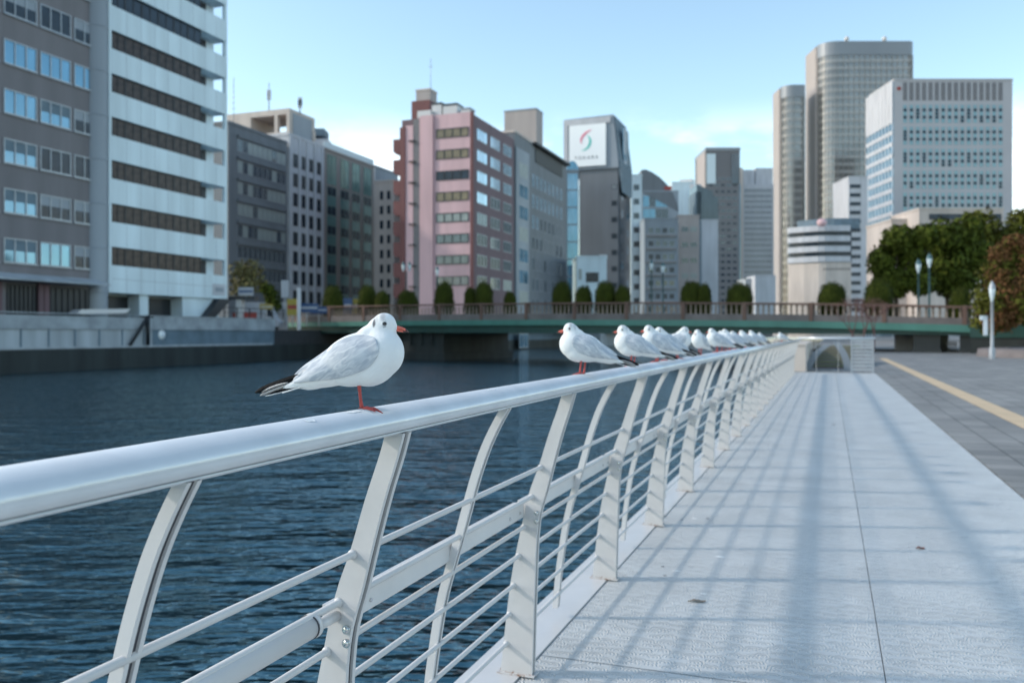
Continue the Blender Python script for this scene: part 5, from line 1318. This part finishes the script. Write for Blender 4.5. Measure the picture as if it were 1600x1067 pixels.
lamp(635, 411, 99, 2.5, 'green twin street lamp on the bridge before the pink building\'s left edge', two=True)
lamp(683, 418, 97, 2.5, 'green street lamp behind the egg-shaped bush')
lamp(1018, 408, 90, 2.5, 'thin green street lamp before the grey flats, left one of two')
lamp(1036, 412, 86, 2.5, 'thin green street lamp before the grey flats, right one of two')
lamp(1435, 408, 68, 2.0, 'green street lamp before the evergreens, shorter of the pair')
lamp(1452, 399, 66, 2.0, 'green street lamp before the evergreens, taller of the pair')
lamp(1550, 444, 47, 0, 'grey lamp post standing on the paved square at right', m_='galv')
# signs and vehicles on the far bank
def post_sign(px, py0, py1, w, h, d, m_, label, z0=2.2, pole='white', name='road_sign', m2_=None):
    p = P(px, py0, d); r = thing(name, label, 'sign', (p.x, p.y, z0), TH); zt = p.z-z0
    b = MB(); b.tube([(0, .06, 0), (0, .06, zt)], .06, 8); b.build('pole', pole, r)
    b = MB(); b.box(-w/2, w/2, -.04, .04, zt-h, zt); b.box(-w/2+.08, w/2-.08, -.05, -.041, zt-h*.62, zt-h*.38, 1); b.build('board', [m_, m2_ or 'offwhite'], r)
post_sign(457, 467, 0, 1.2, .9*2, 95, 'signyellow', 'yellow and red sign left of the white pole', m2_='signred')
post_sign(479, 474, 0, 2.6, 1.0, 97, 'signblue', 'wide blue road sign right of the white pole')
post_sign(498, 479, 0, 2.0, .8, 99, 'signblue', 'small dull blue board right of the wide blue sign')
post_sign(544, 466, 0, 1.0, 1.8, 98, 'signblue', 'blue notice board on the bridge between two clipped bushes')
post_sign(554, 467, 0, 1.1, 1.7, 98.5, 'signyellow', 'yellow notice board beside the blue one on the bridge')
post_sign(384, 449, 0, 1.6, .8*1.1, 92, 'offwhite', 'pale board with a blue square above the kiosk', m2_='signblue', pole='galv')
post_sign(416, 475, 0, 1.4, .6, 93, 'signyellow', 'low yellow strip sign in front of the white wall')
post_sign(445, 438, 0, .8, 1.9, 95, 'offwhite', 'narrow white vertical signboard below the off white block', pole='galv')
p = P(467, 450, 93); b = MB(); b.lathe([(.2, 0), (.2, p.z-1.8), (.02, p.z-1.79)], 0, 0, 12); tag(b.build('white_pole', 'white', None, (p.x, p.y, 1.8)), 'stout white pole at the left end of the bridge', 'pole')
# kiosk
p = P(375, 0, 90); k_ = thing('kiosk', 'small kiosk with a dark canopy beside the white building stair', 'kiosk', (p.x, p.y, 2.9), TH)
b = MB(); b.box(-1.2, 1.5, 0, 1.6, 2.05, 2.35); b.build('canopy', 'frame_dark', k_)
b = MB(); b.box(-.5, .1, .2, 1.2, 0, 2.05); b.box(-1.1, 1.3, 1.0, 1.5, 0, .75, 1); b.build('counter', ['white', 'signred'], k_)
# panel van
p = P(402, 0, 96); vn = thing('panel_van', 'white panel van parked on the far bank before the ribbon-window block', 'van', (p.x, p.y, GL), TH)
b = MB(); b.prism([(-2.4, .35), (2.3, .35), (2.45, .9), (1.9, 1.35), (1.35, 2.9), (-2.4, 2.95)], 'y', 0, 1.9); b.build('body', 'offwhite', vn)
b = MB(); b.prism([(1.42, 1.5), (1.82, 1.5), (1.42, 2.4), (1.0, 2.4), (.9, 1.5)], 'y', -.01, -.003); b.build('side_window', 'glass_dark', vn)
for x in (-1.6, 1.5):
    for y in (-.06, 1.72):
        b = MB(); b.prism([(x+.36*math.cos(2*math.pi*k/16), .36+.36*math.sin(2*math.pi*k/16)) for k in range(16)], 'y', y, y+.22); b.build('wheel', 'black', vn)
b = MB(); b.box(0, 5.2, 0, .3, 0, 3.2); p = P(378, 0, 99); tag(b.build('site_hoarding', 'offwhite', None, (p.x, p.y, GL), TH), 'plain white hoarding panel behind the van on the far bank', 'hoarding')
# white canopy hull on the quay
p = P(128, 488, dep(BX-1, YonX(150, BX-1))); b = MB(); b.prism([(0, 0), (4.2, .12), (4.6, .5), (.5, .35)], 'y', 0, 1.4); tag(b.build('white_canopy', 'white', None, (BX-1.6, YonX(128, BX-1), 2.95), R(75)), 'small white canopy on the quay below the round column', 'canopy')
